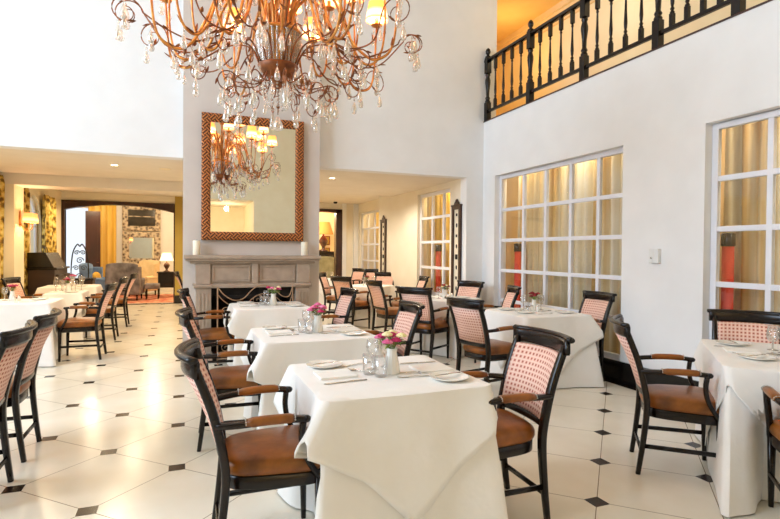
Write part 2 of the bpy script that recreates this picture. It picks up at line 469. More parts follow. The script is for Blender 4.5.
# side walls of the low dining area behind
WR = (8.07, 9.42, 0.25, 2.57)
struct(wall_x(4.29, 4.5, 7.7, 11.6, 0, 2.95, [WR]), 'wall_recess', M_OFFW)
WO = (13.5, 15.2, 0.25, 2.62)
mb = wall_x(5.0, 5.2, 11.6, 15.4, 0, 2.95, [WO]); mb.box((4.5,11.45,0),(5.2,11.6,2.95))
struct(mb, 'wall_alcove', M_OFFW)
struct(wall_y(15.4, 15.55, -3.1, 6.0, 0, 3.1, [(-2.78,-0.19,0,2.66),(3.1,4.45,0,2.68)]), 'wall_far', M_OFFW)
struct(MB().box((-0.2,15.36,0.22),(0.6,15.4,2.9)), 'trim_1', M_OLIVE)
struct(MB().box((-0.2,15.34,0),(0.6,15.4,0.22)), 'baseboard_far', M_BLACK)
struct(MB().box((4.5,15.33,0),(4.62,15.4,2.9)).box((4.86,15.33,0),(5.0,15.4,2.9)), 'trim_2', M_WALL)
struct(MB().box((-2.8,15.33,-.01),(-.19,15.56,.004)).box((3.1,15.33,-.01),(4.45,15.56,.004)), 'trim_7', M_BLACK)
# left wall with an arched window
def arched_wall():
    mb = MB(); y0, y1, za, zs, zt = 12.15, 13.35, 0.95, 1.95, 2.55
    mb.box((-3.05,7.7,0),(-2.85,y0,2.95)).box((-3.05,y1,0),(-2.85,15.4,2.95)).box((-3.05,y0,0),(-2.85,y1,za))
    n = 14
    for i in range(n):
        a, b = y0+(y1-y0)*i/n, y0+(y1-y0)*(i+1)/n
        f = lambda y: zs+(zt-zs)*math.sqrt(max(0, 1-((y-(y0+y1)/2)/((y1-y0)/2))**2))
        v = [(-3.05,a,f(a)),(-2.85,a,f(a)),(-2.85,b,f(b)),(-3.05,b,f(b)),(-3.05,a,2.95),(-2.85,a,2.95),(-2.85,b,2.95),(-3.05,b,2.95)]
        mb.add(v, [(0,3,2,1),(4,5,6,7),(0,1,5,4),(1,2,6,5),(2,3,7,6),(3,0,4,7)], False)
    return mb
struct(arched_wall(), 'wall_left', M_CREAM)
struct(MB().box((-2.85,10.1,0),(-2.53,10.66,2.49)), 'wall_pilaster', M_CREAM)
struct(MB().box((-2.85,10.1,2.49),(1.2,10.66,2.67)), 'trim_3', M_CEIL)
# ceilings
struct(MB().box((-3.05,7.7,2.67),(4.5,10.8,2.85)), 'ceiling_low', M_CEIL)
struct(MB().box((-3.05,10.8,2.9),(5.2,15.4,3.1)).box((-3.05,10.78,2.67),(5.2,10.82,3.1)), 'ceiling_far', M_CEIL)
struct(MB().box((-5.5,-5.5,6.6),(4.83,7.7,6.75)), 'ceiling', M_CEIL)
# lounge beyond the far doorway, and the room beyond the right hand door
struct(wall_y(19.6, 19.75, -3.9, 2.0, 0, 3.1, [(-3.55,-2.86,0.0,2.8)]), 'wall_lounge', M_WALL)
struct(MB().box((-3.9,15.55,0),(-3.75,19.6,3.1)).box((1.9,15.55,0),(2.05,19.6,3.1)), 'wall_lounge_sides', M_BEIGE)
struct(MB().box((-3.9,15.55,3.1),(6.5,19.75,3.2)), 'ceiling_lounge', M_CEIL)
struct(MB().box((2.05,18.9,0),(6.5,19.05,3.1)).box((6.4,15.55,0),(6.5,19,3.1)), 'wall_study', M_CREAM)
# gallery over the right wall
struct(MB().box((4.6,-5.5,3.45),(6.8,10.2,3.6)), 'floor_gallery', M_WALL)
struct(MB().box((6.5,-5.5,3.6),(6.65,10.2,6.2)), 'wall_gallery', M_CREAM)
struct(MB().box((4.83,10.0,3.6),(6.5,10.15,6.2)).box((4.83,7.7,3.6),(4.9,10.0,6.2)), 'wall_gallery_end', M_YELLOW)
struct(MB().box((4.83,-5.5,6.0),(6.65,10.15,6.2)), 'ceiling_gallery', M_YELLOW)
mb = MB()
for k, (d, z0, z1) in enumerate([(0.16,5.9,6.0),(0.10,5.82,5.9),(0.05,5.72,5.82)]):
    mb.box((6.5-d,-5.5,z0),(6.5,10,z1))
    mb.box((4.9,10.0-d,z0),(6.5-d,10.0,z1))
struct(mb, 'trim_4', M_BEIGE)
mb = MB().box((6.46,-5.5,3.6),(6.5,10,3.86)).box((6.44,-5.5,3.86),(6.5,10,3.9)).box((6.47,-5.5,4.42),(6.5,10,4.47))
struct(mb, 'baseboard_gallery', M_CREAM)
struct(MB().box((4.59,-5.5,3.585),(4.62,7.5,3.602)), 'trim_5', M_WOODR)
# passage behind the right hand windows
struct(MB().box((6.2,-5.5,0),(6.3,10.1,3.45)), 'wall_passage', M_BEIGE)
struct(MB().box((4.82,10.0,0),(6.3,10.1,3.45)), 'wall_passage_end', M_BEIGE)
# skirting
struct(MB().box((4.578,-5.5,0),(4.6,7.5,0.235)).box((4.29,7.478,0),(4.578,7.5,0.235)), 'baseboard_right', M_BLACK)
struct(MB().box((4.47,-5.5,-0.01),(4.578,7.478,0.003)), 'trim_6', M_BLACK)
struct(MB().box((4.268,7.7,0),(4.29,11.6,0.2)), 'baseboard_recess', M_BLACK)
struct(MB().box((-2.85,7.7,0),(-2.83,10.1,0.2)).box((-2.85,10.8,0),(-2.83,15.4,0.2)), 'baseboard_left', M_BLACK)
# double height room behind and left of the camera
OL = [(0.6,3.0,2.2,6.3),(3.4,5.7,2.2,6.3)]
struct(wall_x(-5.7,-5.5,-5.5,7.7,0,6.6,OL), 'wall_side', M_WALL)
struct(wall_y(-5.7,-5.5,-5.7,6.8,0,6.6,[(-2.2,2.45,0,3.3)]), 'wall_rear', M_CREAM)
struct(MB().box((-2.4,-8.8,0),(-2.2,-5.7,3.3)).box((2.45,-8.8,0),(2.65,-5.7,3.3)).box((-2.4,-9.0,0),(2.65,-8.8,3.5)), 'wall_rear_bay', M_CREAM)
struct(MB().box((-2.4,-8.8,3.3),(2.65,-5.7,3.45)), 'ceiling_rear_bay', M_CEIL)

# windows -----------------------------------------------------------
def window_yz(n, x, y0, y1, z0, z1, ys, zs, st=0.06, depth=0.055):
    """glazed screen in a wall facing -x.  ys / zs = centres of the inner bars"""
    root = empty('window_%d' % n, (x, (y0+y1)/2, z0)); root['kind'] = 'structure'
    Y = lambda y: y-(y0+y1)/2
    Z = lambda z: z-z0
    d = depth
    fr = MB()
    fr.box((-d/2,Y(y0),0),(d/2,Y(y0)+st,Z(z1))).box((-d/2,Y(y1)-st,0),(d/2,Y(y1),Z(z1)))
    fr.box((-d/2,Y(y0)+st,Z(z1)-st),(d/2,Y(y1)-st,Z(z1))).box((-d/2,Y(y0)+st,0),(d/2,Y(y1)-st,st))
    fr.build('window_frame', M_FRAMEW, root, bevel=0.006)
    b = MB(); w = 0.026
    for y in ys: b.box((-d/2+0.004,Y(y)-w,st),(d/2-0.004,Y(y)+w,Z(z1)-st))
    for z in zs: b.box((-d/2+0.006,Y(y0)+st,Z(z)-w),(d/2-0.006,Y(y1)-st,Z(z)+w))
    b.build('glazing_bars', M_FRAMEW, root, bevel=0.006)
    MB().add([(0.01,Y(y0)+st,st),(0.01,Y(y1)-st,st),(0.01,Y(y1)-st,Z(z1)-st),(0.01,Y(y0)+st,Z(z1)-st)],[(0,1,2,3)],False).build('window_panes', M_PANE, root)
window_yz(1, 4.715, W1[0], W1[1], W1[2], W1[3], [5.02,5.51,6.02,6.53], [0.70,1.17,1.645,2.125])
window_yz(2, 4.715, W2[0], W2[1], W2[2], W2[3], [1.52,2.02,2.52,3.01], [0.70,1.17,1.69,2.165])
window_yz(3, 4.38, WR[0], WR[1], WR[2], WR[3], [8.45,8.90], [0.68,1.16,1.64,2.10])
window_yz(4, 5.09, WO[0], WO[1], WO[2], WO[3], [14.07,14.63], [0.72,1.19,1.66,2.13])
# tall daylight windows of the side wall
for i, (a, b, c, d) in enumerate(OL):
    window_yz(5+i, -5.62, a, b, c, d, [a+0.8, a+1.6], [c+1.3, c+2.6])
# arched window
root = empty('window_8', (-2.95, 12.75, 0.95)); root['kind'] = 'structure'
pts = [(0,-0.57,0.0),(0,-0.57,1.0)] + [(0,-0.57*math.cos(math.pi*i/14), 1.0+0.57*math.sin(math.pi*i/14)) for i in range(1,14)] + [(0,0.57,1.0),(0,0.57,0.0)]
MB().sweep(pts, 0.035, 0.03, 8, (1,0,0)).box((-0.03,-0.57,0),(0.03,0.57,0.06)).build('window_frame', M_FRAMEW, root)
MB().box((-0.02,-0.015,0.06),(0.02,0.015,1.55)).box((-0.02,-0.55,0.96),(0.02,0.55,0.99)).build('glazing_bars', M_FRAMEW, root)
# doorways of the far wall
def door_lining(n, x0, x1, zt, depth, arch, jr=.35):
    root = empty('door_%d' % n, ((x0+x1)/2, 15.45, 0)); root['kind'] = 'structure'
    hw = (x1-x0)/2; w = 0.12
    MB().box((-hw,-0.09,0),(-hw+w,depth,zt)).build('door_jamb', M_WOODR, root, bevel=0.008)
    MB().box((hw-w*jr,-0.09,0),(hw,depth,zt)).build('door_jamb', M_WOODR, root, bevel=0.008)
    mb = MB(); m = 16
    for i in range(m):
        xa, xb = -hw+w+(2*hw-w*1.35)*i/m, -hw+w+(2*hw-w*1.35)*(i+1)/m
        f = lambda x: zt-0.085-arch*(abs((x-w*0.3)/(hw-w*0.6))**2.2)
        v = []
        for y in (-0.09, depth):
            v += [(xa,y,f(xa)),(xb,y,f(xb)),(xb,y,zt),(xa,y,zt)]
        mb.add(v, [(0,1,2,3),(7,6,5,4),(0,4,5,1),(1,5,6,2),(2,6,7,3),(3,7,4,0)], False)
    mb.build('door_head', M_WOODR, root)
door_lining(1, -2.90, -0.19, 2.70, 0.12, 0.16)
door_lining(2, 3.05, 4.50, 2.72, 0.14, 0.03, 1.6)

# ================================================================== CHAIRS
def arcy(hw, x, bul, z, n=10):
    return [(x - bul*(1-(i/n*2-1)**2), hw*(i/n*2-1), z) for i in range(n+1)]
def make_chair():
    root = empty('dining_chair')
    ST = {}
    for s in (-1, 1):
        pts = spline([(-.278,s*.205,0),(-.252,s*.208,.2),(-.232,s*.214,.42),(-.242,s*.218,.55),(-.289,s*.222,.75),(-.362,s*.226,.945)], 4)
        k = len(pts)
        MB().sweep(pts, [0.015+0.005*min(1,i/(k*.45)) for i in range(k)], [0.017+0.009*math.sin(math.pi*min(1,i/(k-1))) for i in range(k)], 8, (0,1,0), power=.5).build('back_post', M_WOOD, root)
        fl = [(.190,s*.214,0),(.187,s*.216,.2),(.184,s*.218,.42)]
        MB().sweep(fl, [.013,.017,.021], None, 8, (0,1,0), power=.5).build('front_leg', M_WOOD, root)
        ap = spline([(-.272,s*.226,.685),(-.18,s*.254,.692),(-.06,s*.266,.70),(.04,s*.268,.70),(.110,s*.264,.695)], 4)
        sup = spline([(.100,s*.264,.685),(.094,s*.260,.62),(.104,s*.250,.55),(.135,s*.238,.48),(.182,s*.226,.41)], 4)
        am = MB().sweep(ap, .021, .015, 8, (0,0,1), power=.55).sweep(sup, [.014]*len(sup), [.017]*len(sup), 8, (0,1,0), power=.5)
        am.blob((.114,s*.264,.694), (.022,.023,.017))
        arm = am.build('arm', M_WOOD, root)
        pp = ap[5:14]; kk = len(pp)
        MB().sweep([Vector(p)+Vector((0,0,.004)) for p in pp], [.024]+[.026]*(kk-2)+[.024], [.015]+[.021]*(kk-2)+[.015], 10, (0,0,1), power=.8).build('arm_pad', M_LEATHER, arm)
        for q in (pp[0], pp[-1]):
            st = MB(); arc = [(q[0], q[1]+.0262*math.cos(math.pi*a/12), q[2]+.004+.0192*math.sin(math.pi*a/12)) for a in range(13)]
            st.tube(arc, .0012, 4)
            for a in arc[::2]: st.blob(a, .0036, 5, 4)
            st.build('nailhead_trim', M_STUD, arm)
        MB().sweep([(-.252,s*.208,.19),(.192,s*.224,.19)], .009, .014, 8, (0,0,1), power=.5).build('stretcher', M_WOOD, root)
    MB().sweep([(-.258,-.205,.15),(-.258,.205,.15)], .009, .014, 8, (0,0,1), power=.5).build('stretcher', M_WOOD, root)
    # top rail : broad curved board with a rolled crest running out past the posts
    tr = MB().sweep(arcy(.262,-.352,.06,.942,14), [.014]*15, [.040]*15, 8, (0,0,1), power=.45)
    crest = arcy(.272,-.366,.068,.984,16)
    tr.sweep(crest, [.020]*17, [.015]*17, 10, (0,0,1), power=.9)
    for s in (-1,1): tr.blob((-.366,s*.272,.984), (.021,.010,.016), 8, 6)
    tr.build('top_rail', M_WOOD, root)
    MB().sweep(arcy(.212,-.238,.02,.535,8), .012, .022, 8, (0,0,1), power=.5).build('lower_rail', M_WOOD, root)
    # woven panel between the posts
    rows = []; n = 10
    prof = [(-.236,.555),(-.258,.66),(-.294,.78),(-.342,.9)]
    for sgn in (1,-1):
        rr = []
        for x, z in (prof if sgn > 0 else reversed(prof)):
            hw = .196+.008*(z-.55)/.35
            bul = .028+.035*(z-.55)/.35
            rr.append([(x+.011*sgn - bul*(1-(i/n*2-1)**2), hw*(i/n*2-1), z) for i in range(n+1)])
        rows += rr
    rows.append(rows[0])
    bp = MB().grid(rows)
    for s in (0, n):
        bp.add([rows[j][s] for j in range(8)], [(0,1,6,7),(1,2,5,6),(2,3,4,5)])
    bp.build('back_panel', M_WEAVE, root)
    # seat frame and upholstered seat (rounded trapezoid plan)
    def plan(sc_, z, n=36):
        o = []
        for i in range(n):
            a = 2*math.pi*i/n
            ca, sa = math.cos(a), math.sin(a)
            x = math.copysign(abs(ca)**.45, ca)*.232; y = math.copysign(abs(sa)**.45, sa)
            hw = .218+.03*(x/.232)
            o.append((-.005+x*sc_, y*hw*sc_, z))
        return o
    sf = MB().grid([plan(.99,.375), plan(1.0,.38), plan(1.0,.43), plan(.97,.437)], wrap=True)
    sf.add(plan(.99,.375), [tuple(reversed(range(36)))], False).add(plan(.97,.437), [tuple(range(36))], False)
    sf.build('seat_frame', M_WOOD, root)
    rings = [(.985,.437),(1.03,.446),(1.05,.462),(1.045,.482),(1.01,.500),(.93,.514),(.78,.524),(.55,.531),(.25,.535)]
    se = MB().grid([plan(a, z) for a, z in rings], wrap=True)
    se.add(plan(.25,.535), [tuple(range(36))])
    se.build('seat', M_LEATHER, root)
    return root

CHAIRS = [  # x, y, facing, label, group
 (.417,2.60,-2,'wooden armchair left of the nearest centre table, its brown leather seat foremost'),
 (1.575,2.53,177,'wooden armchair right of the nearest centre table, pink checked back leaning away'),
 (.40,4.20,-3,'wooden armchair left of the middle centre table, behind the foremost left chair'),
 (1.53,4.30,177,'wooden armchair right of the middle centre table, behind the flowers'),
 (.39,6.45,-5,'wooden armchair by the fireplace, left of the table in front of the hearth'),
 (1.52,6.12,182,'wooden armchair right of the table in front of the hearth'),
 (2.96,4.66,12,'wooden armchair left of the white table under the big window, seen from behind'),
 (3.10,6.44,34,'broad-looking armchair seen from behind, just beyond the middle centre table on the right'),
 (4.19,4.86,176,'wooden armchair tucked between the window table and the right wall'),
 (3.14,2.57,-41,'wooden armchair beside the corner table at right, standing against plain white wall'),
 (3.93,2.64,217,'wooden armchair behind the corner table at right, in front of the nearer window'),
 (3.17,1.70,44,'wooden armchair cut off by the right edge, in front of the corner table'),
 (-1.27,3.68,180,'wooden armchair cut off at the left edge, nearest on the left'),
 (-1.28,4.42,180,'second wooden armchair from the left edge, back to the walkway'),
 (-1.275,8.02,178,'wooden armchair facing left, first of three along the walkway, with full arms in view'),
 (-1.28,9.60,180,'wooden armchair facing left, second of three along the walkway'),
 (-1.25,11.15,180,'wooden armchair facing left, third and farthest along the walkway'),
 (3.22,8.02,8,'wooden armchair with pink back beyond the broad armchair, facing the recess window'),
 (3.0,9.42,29,'wooden armchair with orange-lit back at the far table right of the chimney'),
 (3.05,10.65,-30,'wooden armchair close to the chimney edge, left of the far recess table'),
 (4.10,13.3,205,'distant armchair beyond the far recess table, before the white pilasters'),
 (4.45,12.6,235,'distant armchair near the alcove window, only its dark top rail showing'),
 (3.93,10.6,225,'wooden armchair behind the far recess table under the farther plate rack'),
 (3.86,9.0,171,'wooden armchair against the wall left of the recess window'),
 (3.90,7.16,198,'wooden armchair behind the flowered table, under the nearer plate rack'),
 (3.83,6.12,160,'wooden armchair behind the window table, back to the big window'),
 (.27,11.9,0,'wooden armchair glimpsed at the left edge of the chimney, beside the olive wall'),
 (-2.14,9.75,-10,'wooden armchair at the far left by the floral curtain'),
]
chair0 = make_chair()
CH = []
for i, (x, y, a, lab) in enumerate(CHAIRS):
    c = chair0 if i == 0 else copy_tree(chair0)
    c.location = (x, y, 0); c.rotation_euler = (0, 0, R(a))
    tag(c, lab, 'chair', 'checked-back dining armchairs')
    CH.append((x, y, R(a)))

# ================================================================== TABLES AND LINEN
def make_table(hx, hy, h):
    root = empty('dining_table')
    MB().box((-hx,-hy,h-.03),(hx,hy,h)).build('tabletop', M_DARKW, root, bevel=.006)
    for sx in (-1,1):
        for sy in (-1,1):
            MB().sweep([(sx*(hx-.07),sy*(hy-.07),0),(sx*(hx-.07),sy*(hy-.07),h-.03)], [.022,.03], None, 8, (0,1,0), power=.5).build('leg', M_WOOD, root)
    return root

def linen(hx, hy, h, d, seed, flare, chairs, ctr, rot, over, ears=None):
    """over=False: cloth hanging to the floor; over=True: square top cloth laid cornerwise"""
    rnd = random.Random(seed)
    ph = [rnd.uniform(0, 6.28) for _ in range(4)]
    rc = .012
    P = []   # (pos, normal, signed distance to nearest corner, corner index)
    corners = [(hx,hy),(-hx,hy),(-hx,-hy),(hx,-hy)]
    for k in range(4):
        a = corners[k]; b = corners[(k+1)%4]
        ln = math.hypot(b[0]-a[0], b[1]-a[1]); t = ((b[0]-a[0])/ln, (b[1]-a[1])/ln); nn = (t[1], -t[0])
        nrm = (-nn[0], -nn[1]) if (nn[0]*(a[0]+b[0])+nn[1]*(a[1]+b[1])) < 0 else nn
        ddir = (a[0]/abs(a[0]), a[1]/abs(a[1]))
        cc = (a[0]-rc*ddir[0], a[1]-rc*ddir[1])
        # corner arc before edge
        pa = math.atan2(a[1]/abs(a[1])*1, a[0]/abs(a[0])*1)
        for j in range(5):
            an = pa + (j-2)/2*math.pi/4
            P.append(((cc[0]+rc*math.cos(an), cc[1]+rc*math.sin(an)), (math.cos(an), math.sin(an)), 0.0, k, ddir))
        m = 22
        for j in range(1, m):
            s = rc + (ln-2*rc)*j/m
            e = min(s, ln-s); kk = k if s < ln/2 else (k+1)%4
            dd = (corners[kk][0]/abs(corners[kk][0]), corners[kk][1]/abs(corners[kk][1]))
            P.append(((a[0]+t[0]*s, a[1]+t[1]*s), nrm, e, kk, dd))
    sN = len(P)
    def off(i, dz):
        (p, n, e, k, dd) = P[i]
        t = min(1, dz/h)
        fl = flare[k]
        cone = max(0, 1-e/(.20 if not isinstance(fl, tuple) else .45))**1.3*t**.9
        dip = math.exp(-((e-.2)/.09)**2)*t
        wave = .007*t*math.sin(9*(p[0]*1.7+p[1]*2.3)+ph[0]) + .004*t*math.sin(21*(p[0]-p[1])+ph[1])
        w = .012 + .035*t + wave*(1-cone) - .008*dip
        if isinstance(fl, tuple): vx, vy = fl[0]*math.cos(rot)+fl[1]*math.sin(rot), -fl[0]*math.sin(rot)+fl[1]*math.cos(rot)
        else: vx, vy = dd[0]*.7071*fl, dd[1]*.7071*fl
        ox = n[0]*w*(1-cone*.5) + vx*cone
        oy = n[1]*w*(1-cone*.5) + vy*cone
        return ox, oy
    cr, sr = math.cos(rot), math.sin(rot)
    def push(x, y, z, extra, n):
        if z > h-.02: return x, y
        wx, wy = ctr[0]+x*cr-y*sr, ctr[1]+x*sr+y*cr
        for (cx, cy, ca) in chairs:
            dx, dy = wx-cx, wy-cy
            c, s = math.cos(ca), math.sin(ca)
            fx_, fy_ = n[0]*cr-n[1]*sr, n[0]*sr+n[1]*cr
            face = -(fx_*c+fy_*s)
            if face < .8: continue
            lx, ly = dx*c+dy*s, -dx*s+dy*c
            lim = (.25 if z < .53 else .15)+extra
            if lx < lim and lx > -.5 and abs(ly) < .32:
                q = 1 if abs(ly) < .255 else max(0, (.32-abs(ly))/.065)
                q *= min(1, (h-.02-z)/.05)
                wx += (lim-lx)*q*c; wy += (lim-lx)*q*s
        ux, uy = wx-ctr[0], wy-ctr[1]
        return ux*cr+uy*sr, -ux*sr+uy*cr
    top = h + (.0065 if over else .0025)
    rows = []
    lv = [0,.012,.03,.07,.13,.2,.3,.42,.55,.68,.8,.9,1.0]
    for li, t in enumerate(lv):
        row = []
        for i in range(sN):
            (p, n, e, k, dd) = P[i]
            if over:
                fx = abs(p[0])+abs(p[1])
                L = max(.06, (d-fx)/max(.5, abs(n[0])+abs(n[1])))
                L = min(L, h-.03)
            else:
                L = h-.006
            dz = t*L
            if li == 0:
                row.append((p[0], p[1], top)); continue
            ox, oy = off(i, dz)
            if over:
                ev = (ears or {}).get(k, (dd[0]*.05, dd[1]*.05))
                cw = max(0, 1-e/.16)*min(1, dz/.2)
                ox += n[0]*.016 + ev[0]*cw; oy += n[1]*.016 + ev[1]*cw
            x, y = push(p[0]+ox, p[1]+oy, top-dz, .0 if not over else -.010, n)
            row.append((x, y, top-dz - (.004 if li == 1 else 0)))
        rows.append(row)
    mb = MB()
    inner = [[(x*f, y*f, top) for (x, y, z) in rows[0]] for f in (.03,.4,.8)]
    mb.add(inner[0], [tuple(range(sN))])
    mb.grid(inner+rows, wrap=True)
    return mb

TOPZ = .78
TABLES = {}
def table(key, cx, cy, hx, hy, rot, desc, seed, flare=(.06,.06,.06,.06), chairs=(), d=None, over=True, ears=None):
    r = R(rot)
    t = make_table(hx, hy, TOPZ-.008); t.location = (cx, cy, 0); t.rotation_euler = (0,0,r)
    tag(t, 'table hidden under white linen, ' + desc, 'table', 'linen-covered dining tables')
    chs = [CH[i] for i in chairs]
    dd = d or (hx+hy+.2)
    o = linen(hx, hy, TOPZ-.0085, dd, seed, flare, chs, (cx,cy), r, False).build('tablecloth', M_CLOTH, None, (cx,cy,0), r, sharp=38)
    tag(o, 'white cloth hanging to the floor, ' + desc, 'tablecloth', 'floor-length white tablecloths')
    if over:
        o = linen(hx, hy, TOPZ-.0085, dd, seed, flare, chs, (cx,cy), r, True, ears).build('top_cloth', M_CLOTH, None, (cx,cy,0), r, sharp=38)
        md = o.modifiers.new('hem', 'SOLIDIFY'); md.thickness = .004; md.offset = 1
        tag(o, 'white square top cloth laid cornerwise, ' + desc, 'tablecloth', 'white top cloths')
    TABLES[key] = (cx, cy, r, desc)
# corner order: (+,+) (-,+) (-,-) (+,-)
table('A', 1.03,2.70,.415,.385,0,'on the nearest centre table',1,(.09,.09,.10,.12),(0,1),1.02,ears={2:(-.10,-.03),3:(-.01,-.03)})
table('B', 1.00,4.28,.42,.37,0,'on the middle centre table',2,(.09,.09,.10,.10),(2,3),1.04,ears={2:(-.09,-.03),3:(.02,-.03)})
table('C', 1.00,6.58,.415,.36,0,'on the table before the fireplace',3,(.05,.05,.07,.06),(4,5),1.02,ears={2:(-.09,-.03),3:(.02,-.03)})
table('D', 3.76,4.96,.39,.40,-3,'on the table under the big window',4,(.08,.08,.09,.16),(6,8,25),1.02,ears={3:(.10,-.02)})
table('E', 3.695,2.305,.535,.35,44,'on the corner table at the right edge',5,(.05,(-.27,-.19),.06,.06),(10,11),1.02,ears={1:(-.02,-.03)})
table('F', 3.57,6.82,.36,.36,33,'on the table behind the broad-looking armchair',6,(.05,.05,.05,.05),(7,24),.9)
table('G', 3.42,9.85,.36,.36,40,'on the far table right of the chimney',7,(.09,.09,.09,.14),(18,22,19),.9)
table('H', -2.03,7.98,.47,.38,0,'on the nearest table of the left dining area',8,(.09,.09,.09,.12),(14,),1.02)
table('I', -1.70,9.58,.22,.36,0,'on the second table of the left dining area',9,(.05,.05,.05,.06),(15,27),.85)
table('J', -1.90,11.05,.41,.36,0,'on the third table of the left dining area',10,(.05,.05,.05,.06),(16,),.95)
table('K', 3.2,12.4,.40,.40,0,'on the distant table before the study door',11,(.05,.05,.05,.05),(),.95)
# ================================================================== TABLEWARE
TZ = TOPZ - .0085 + .0065 + .0045
def proto_plate(r):
    mb = MB().lathe([(.0001,.004),(r*.55,.004),(r*.62,.008),(r*.97,.017),(r,.019),(r,.016),(r*.65,.003),(r*.5,0),(.0001,0)], 32, cap=False)
    return mb.mesh('plate', M_PORC)
def flat_handle(L, w0, w1):
    return [(-L/2,0,.002),(-L/4,0,.003),(0,0,.004),(L/6,0,.003)]
def proto_knife(L):
    mb = MB().sweep([(-L/2,0,.003),(-L*.2,0,.004),(0,0,.003)], [.006,.0075,.005], [.0025,.003,.002], 8)
    mb.sweep([(0,0,.003),(L*.3,.001,.003),(L*.46,.003,.003),(L/2,.005,.003)], [.008,.0095,.008,.001], .0012, 8)
    return mb.mesh('knife', M_SILVER)
def proto_fork(L):
    mb = MB().sweep(spline([(-L/2,0,.002),(-L*.2,0,.004),(L*.1,0,.006),(L*.22,0,.003)],4), [.006]*4+[.005]*4+[.004]*4+[.009], .0015, 8)
    for k in (-1.5,-.5,.5,1.5):
        mb.sweep([(L*.21,k*.0045,.003),(L*.35,k*.005,.002),(L/2,k*.005,.006)], .0014, .001, 6)
    return mb.mesh('fork', M_SILVER)
def proto_spoon(L):
    mb = MB().sweep(spline([(-L/2,0,.002),(-L*.2,0,.004),(L*.1,0,.007),(L*.24,0,.004)],4), [.006]*4+[.005]*4+[.0035]*5, .0015, 8)
    rows = []
    for j in range(6):
        q = j/5
        rows.append([(L*.36+L*.14*q*math.cos(2*math.pi*i/16), .019*q*math.sin(2*math.pi*i/16), .0015+.006*q*q) for i in range(16)])
    for j in (5,0):
        rows.append([(x, y, z+.0012) for x, y, z in rows[j]])
    mb.grid(rows, wrap=True)
    return mb.mesh('spoon', M_SILVER)
PLATE = proto_plate(.105); SPLATE = proto_plate(.09)
KNIFE = proto_knife(.235); BKNIFE = proto_knife(.165); FORK = proto_fork(.205); SPOON = proto_spoon(.185)
TUMBLER = MB().lathe([(.0001,.0),(.028,.0),(.034,.02),(.037,.11),(.0355,.11),(.0325,.024),(.027,.012),(.0001,.012)], 20, cap=False).mesh('tumbler', M_GLASS)
GOB_BOWL = MB().lathe([(.004,.078),(.018,.084),(.033,.105),(.036,.13),(.031,.172),(.0298,.172),(.0345,.13),(.031,.107),(.016,.088),(.0001,.084)], 20, cap=False).mesh('bowl', M_GLASS)
GOB_STEM = MB().lathe([(.0001,0),(.034,0),(.034,.002),(.012,.006),(.0045,.014),(.004,.05),(.006,.072),(.004,.08)], 16, cap=False).mesh('stem', M_CRYSTAL)
NAPK = MB().box((-.09,-.10,0),(.09,.10,.006)).box((-.088,-.098,.006),(.09,.098,.011)).mesh('napkin', M_NAPK)
def put(name, mesh, x, y, z, rz, label, cat, group):
    o = bpy.data.objects.new(name, mesh); link(o); o.location = (x, y, z); o.rotation_euler = (0, 0, rz)
    return tag(o, label, cat, group)
def goblet(x, y, z, label):
    r = empty('wine_glass', (x, y, z), 0, label, 'glass', 'stemmed glasses on the tables')
    for n, m in (('bowl', GOB_BOWL), ('stem', GOB_STEM)):
        link(bpy.data.objects.new(n, m), r)
    return r
def vase(x, y, z, s, petals, label, seed, spread=.055, nfl=7):
    rnd = random.Random(seed)
    r = empty('flower_vase', (x, y, z), rnd.uniform(0, 3), label, 'vase', 'flower vases on the tables')
    prof = [(.0001,0),(.036,0),(.04,.008),(.037,.03),(.030,.07),(.023,.10),(.024,.118),(.027,.125),(.024,.125),(.02,.115),(.02,.09),(.0001,.09)]
    rows = []
    for q, zz in prof:
        rows.append([(s*q*(1+.05*math.cos(12*2*math.pi*i/48))*math.cos(2*math.pi*i/48), s*q*(1+.05*math.cos(12*2*math.pi*i/48))*math.sin(2*math.pi*i/48), s*zz) for i in range(48)])
    MB().grid(rows, wrap=True).build('vase_body', M_PORC, r)
    st = MB(); lf = MB(); heads = []
    for i in range(nfl):
        a = 2*math.pi*i/nfl + rnd.uniform(-.3,.3); q = spread*s*(0.35 + .65*rnd.random()) if i else 0
        hx, hy, hz = q*math.cos(a), q*math.sin(a), s*(.175+rnd.uniform(0,.035)-.25*q/s)
        st.tube([(0,0,.1*s),(hx*.4,hy*.4,s*.14),(hx,hy,hz)], .0022*s, 5)
        heads.append((hx,hy,hz))
        for k in range(3):
            b = a+rnd.uniform(-.9,.9); l = s*rnd.uniform(.03,.05); c0 = Vector((hx*.6,hy*.6,s*rnd.uniform(.13,.165)))
            e = c0+Vector((l*math.cos(b), l*math.sin(b), s*rnd.uniform(-.01,.02)))
            lf.sweep([c0,(c0+e)/2+Vector((0,0,.006*s)),e], [.001,.009*s,.001], .0008, 6)
    st.build('stems', M_LEAF, r); lf.build('leaves', M_LEAF, r)
    for i, (hx,hy,hz) in enumerate(heads):
        fl = MB(); np_ = 8
        for ring, (rr, hh, sz) in enumerate([(.017,0,.012),(.009,.007,.010),(.001,.011,.009)]):
            m = np_-2*ring if ring < 2 else 2
            for j in range(m):
                an = 2*math.pi*j/m+ring*.5
                fl.blob((hx+s*rr*math.cos(an), hy+s*rr*math.sin(an), hz+s*hh), (sz*s,sz*s,sz*s*.6), 6, 4)
        fl.build('blossom', petals[i % len(petals)], r)
    return r
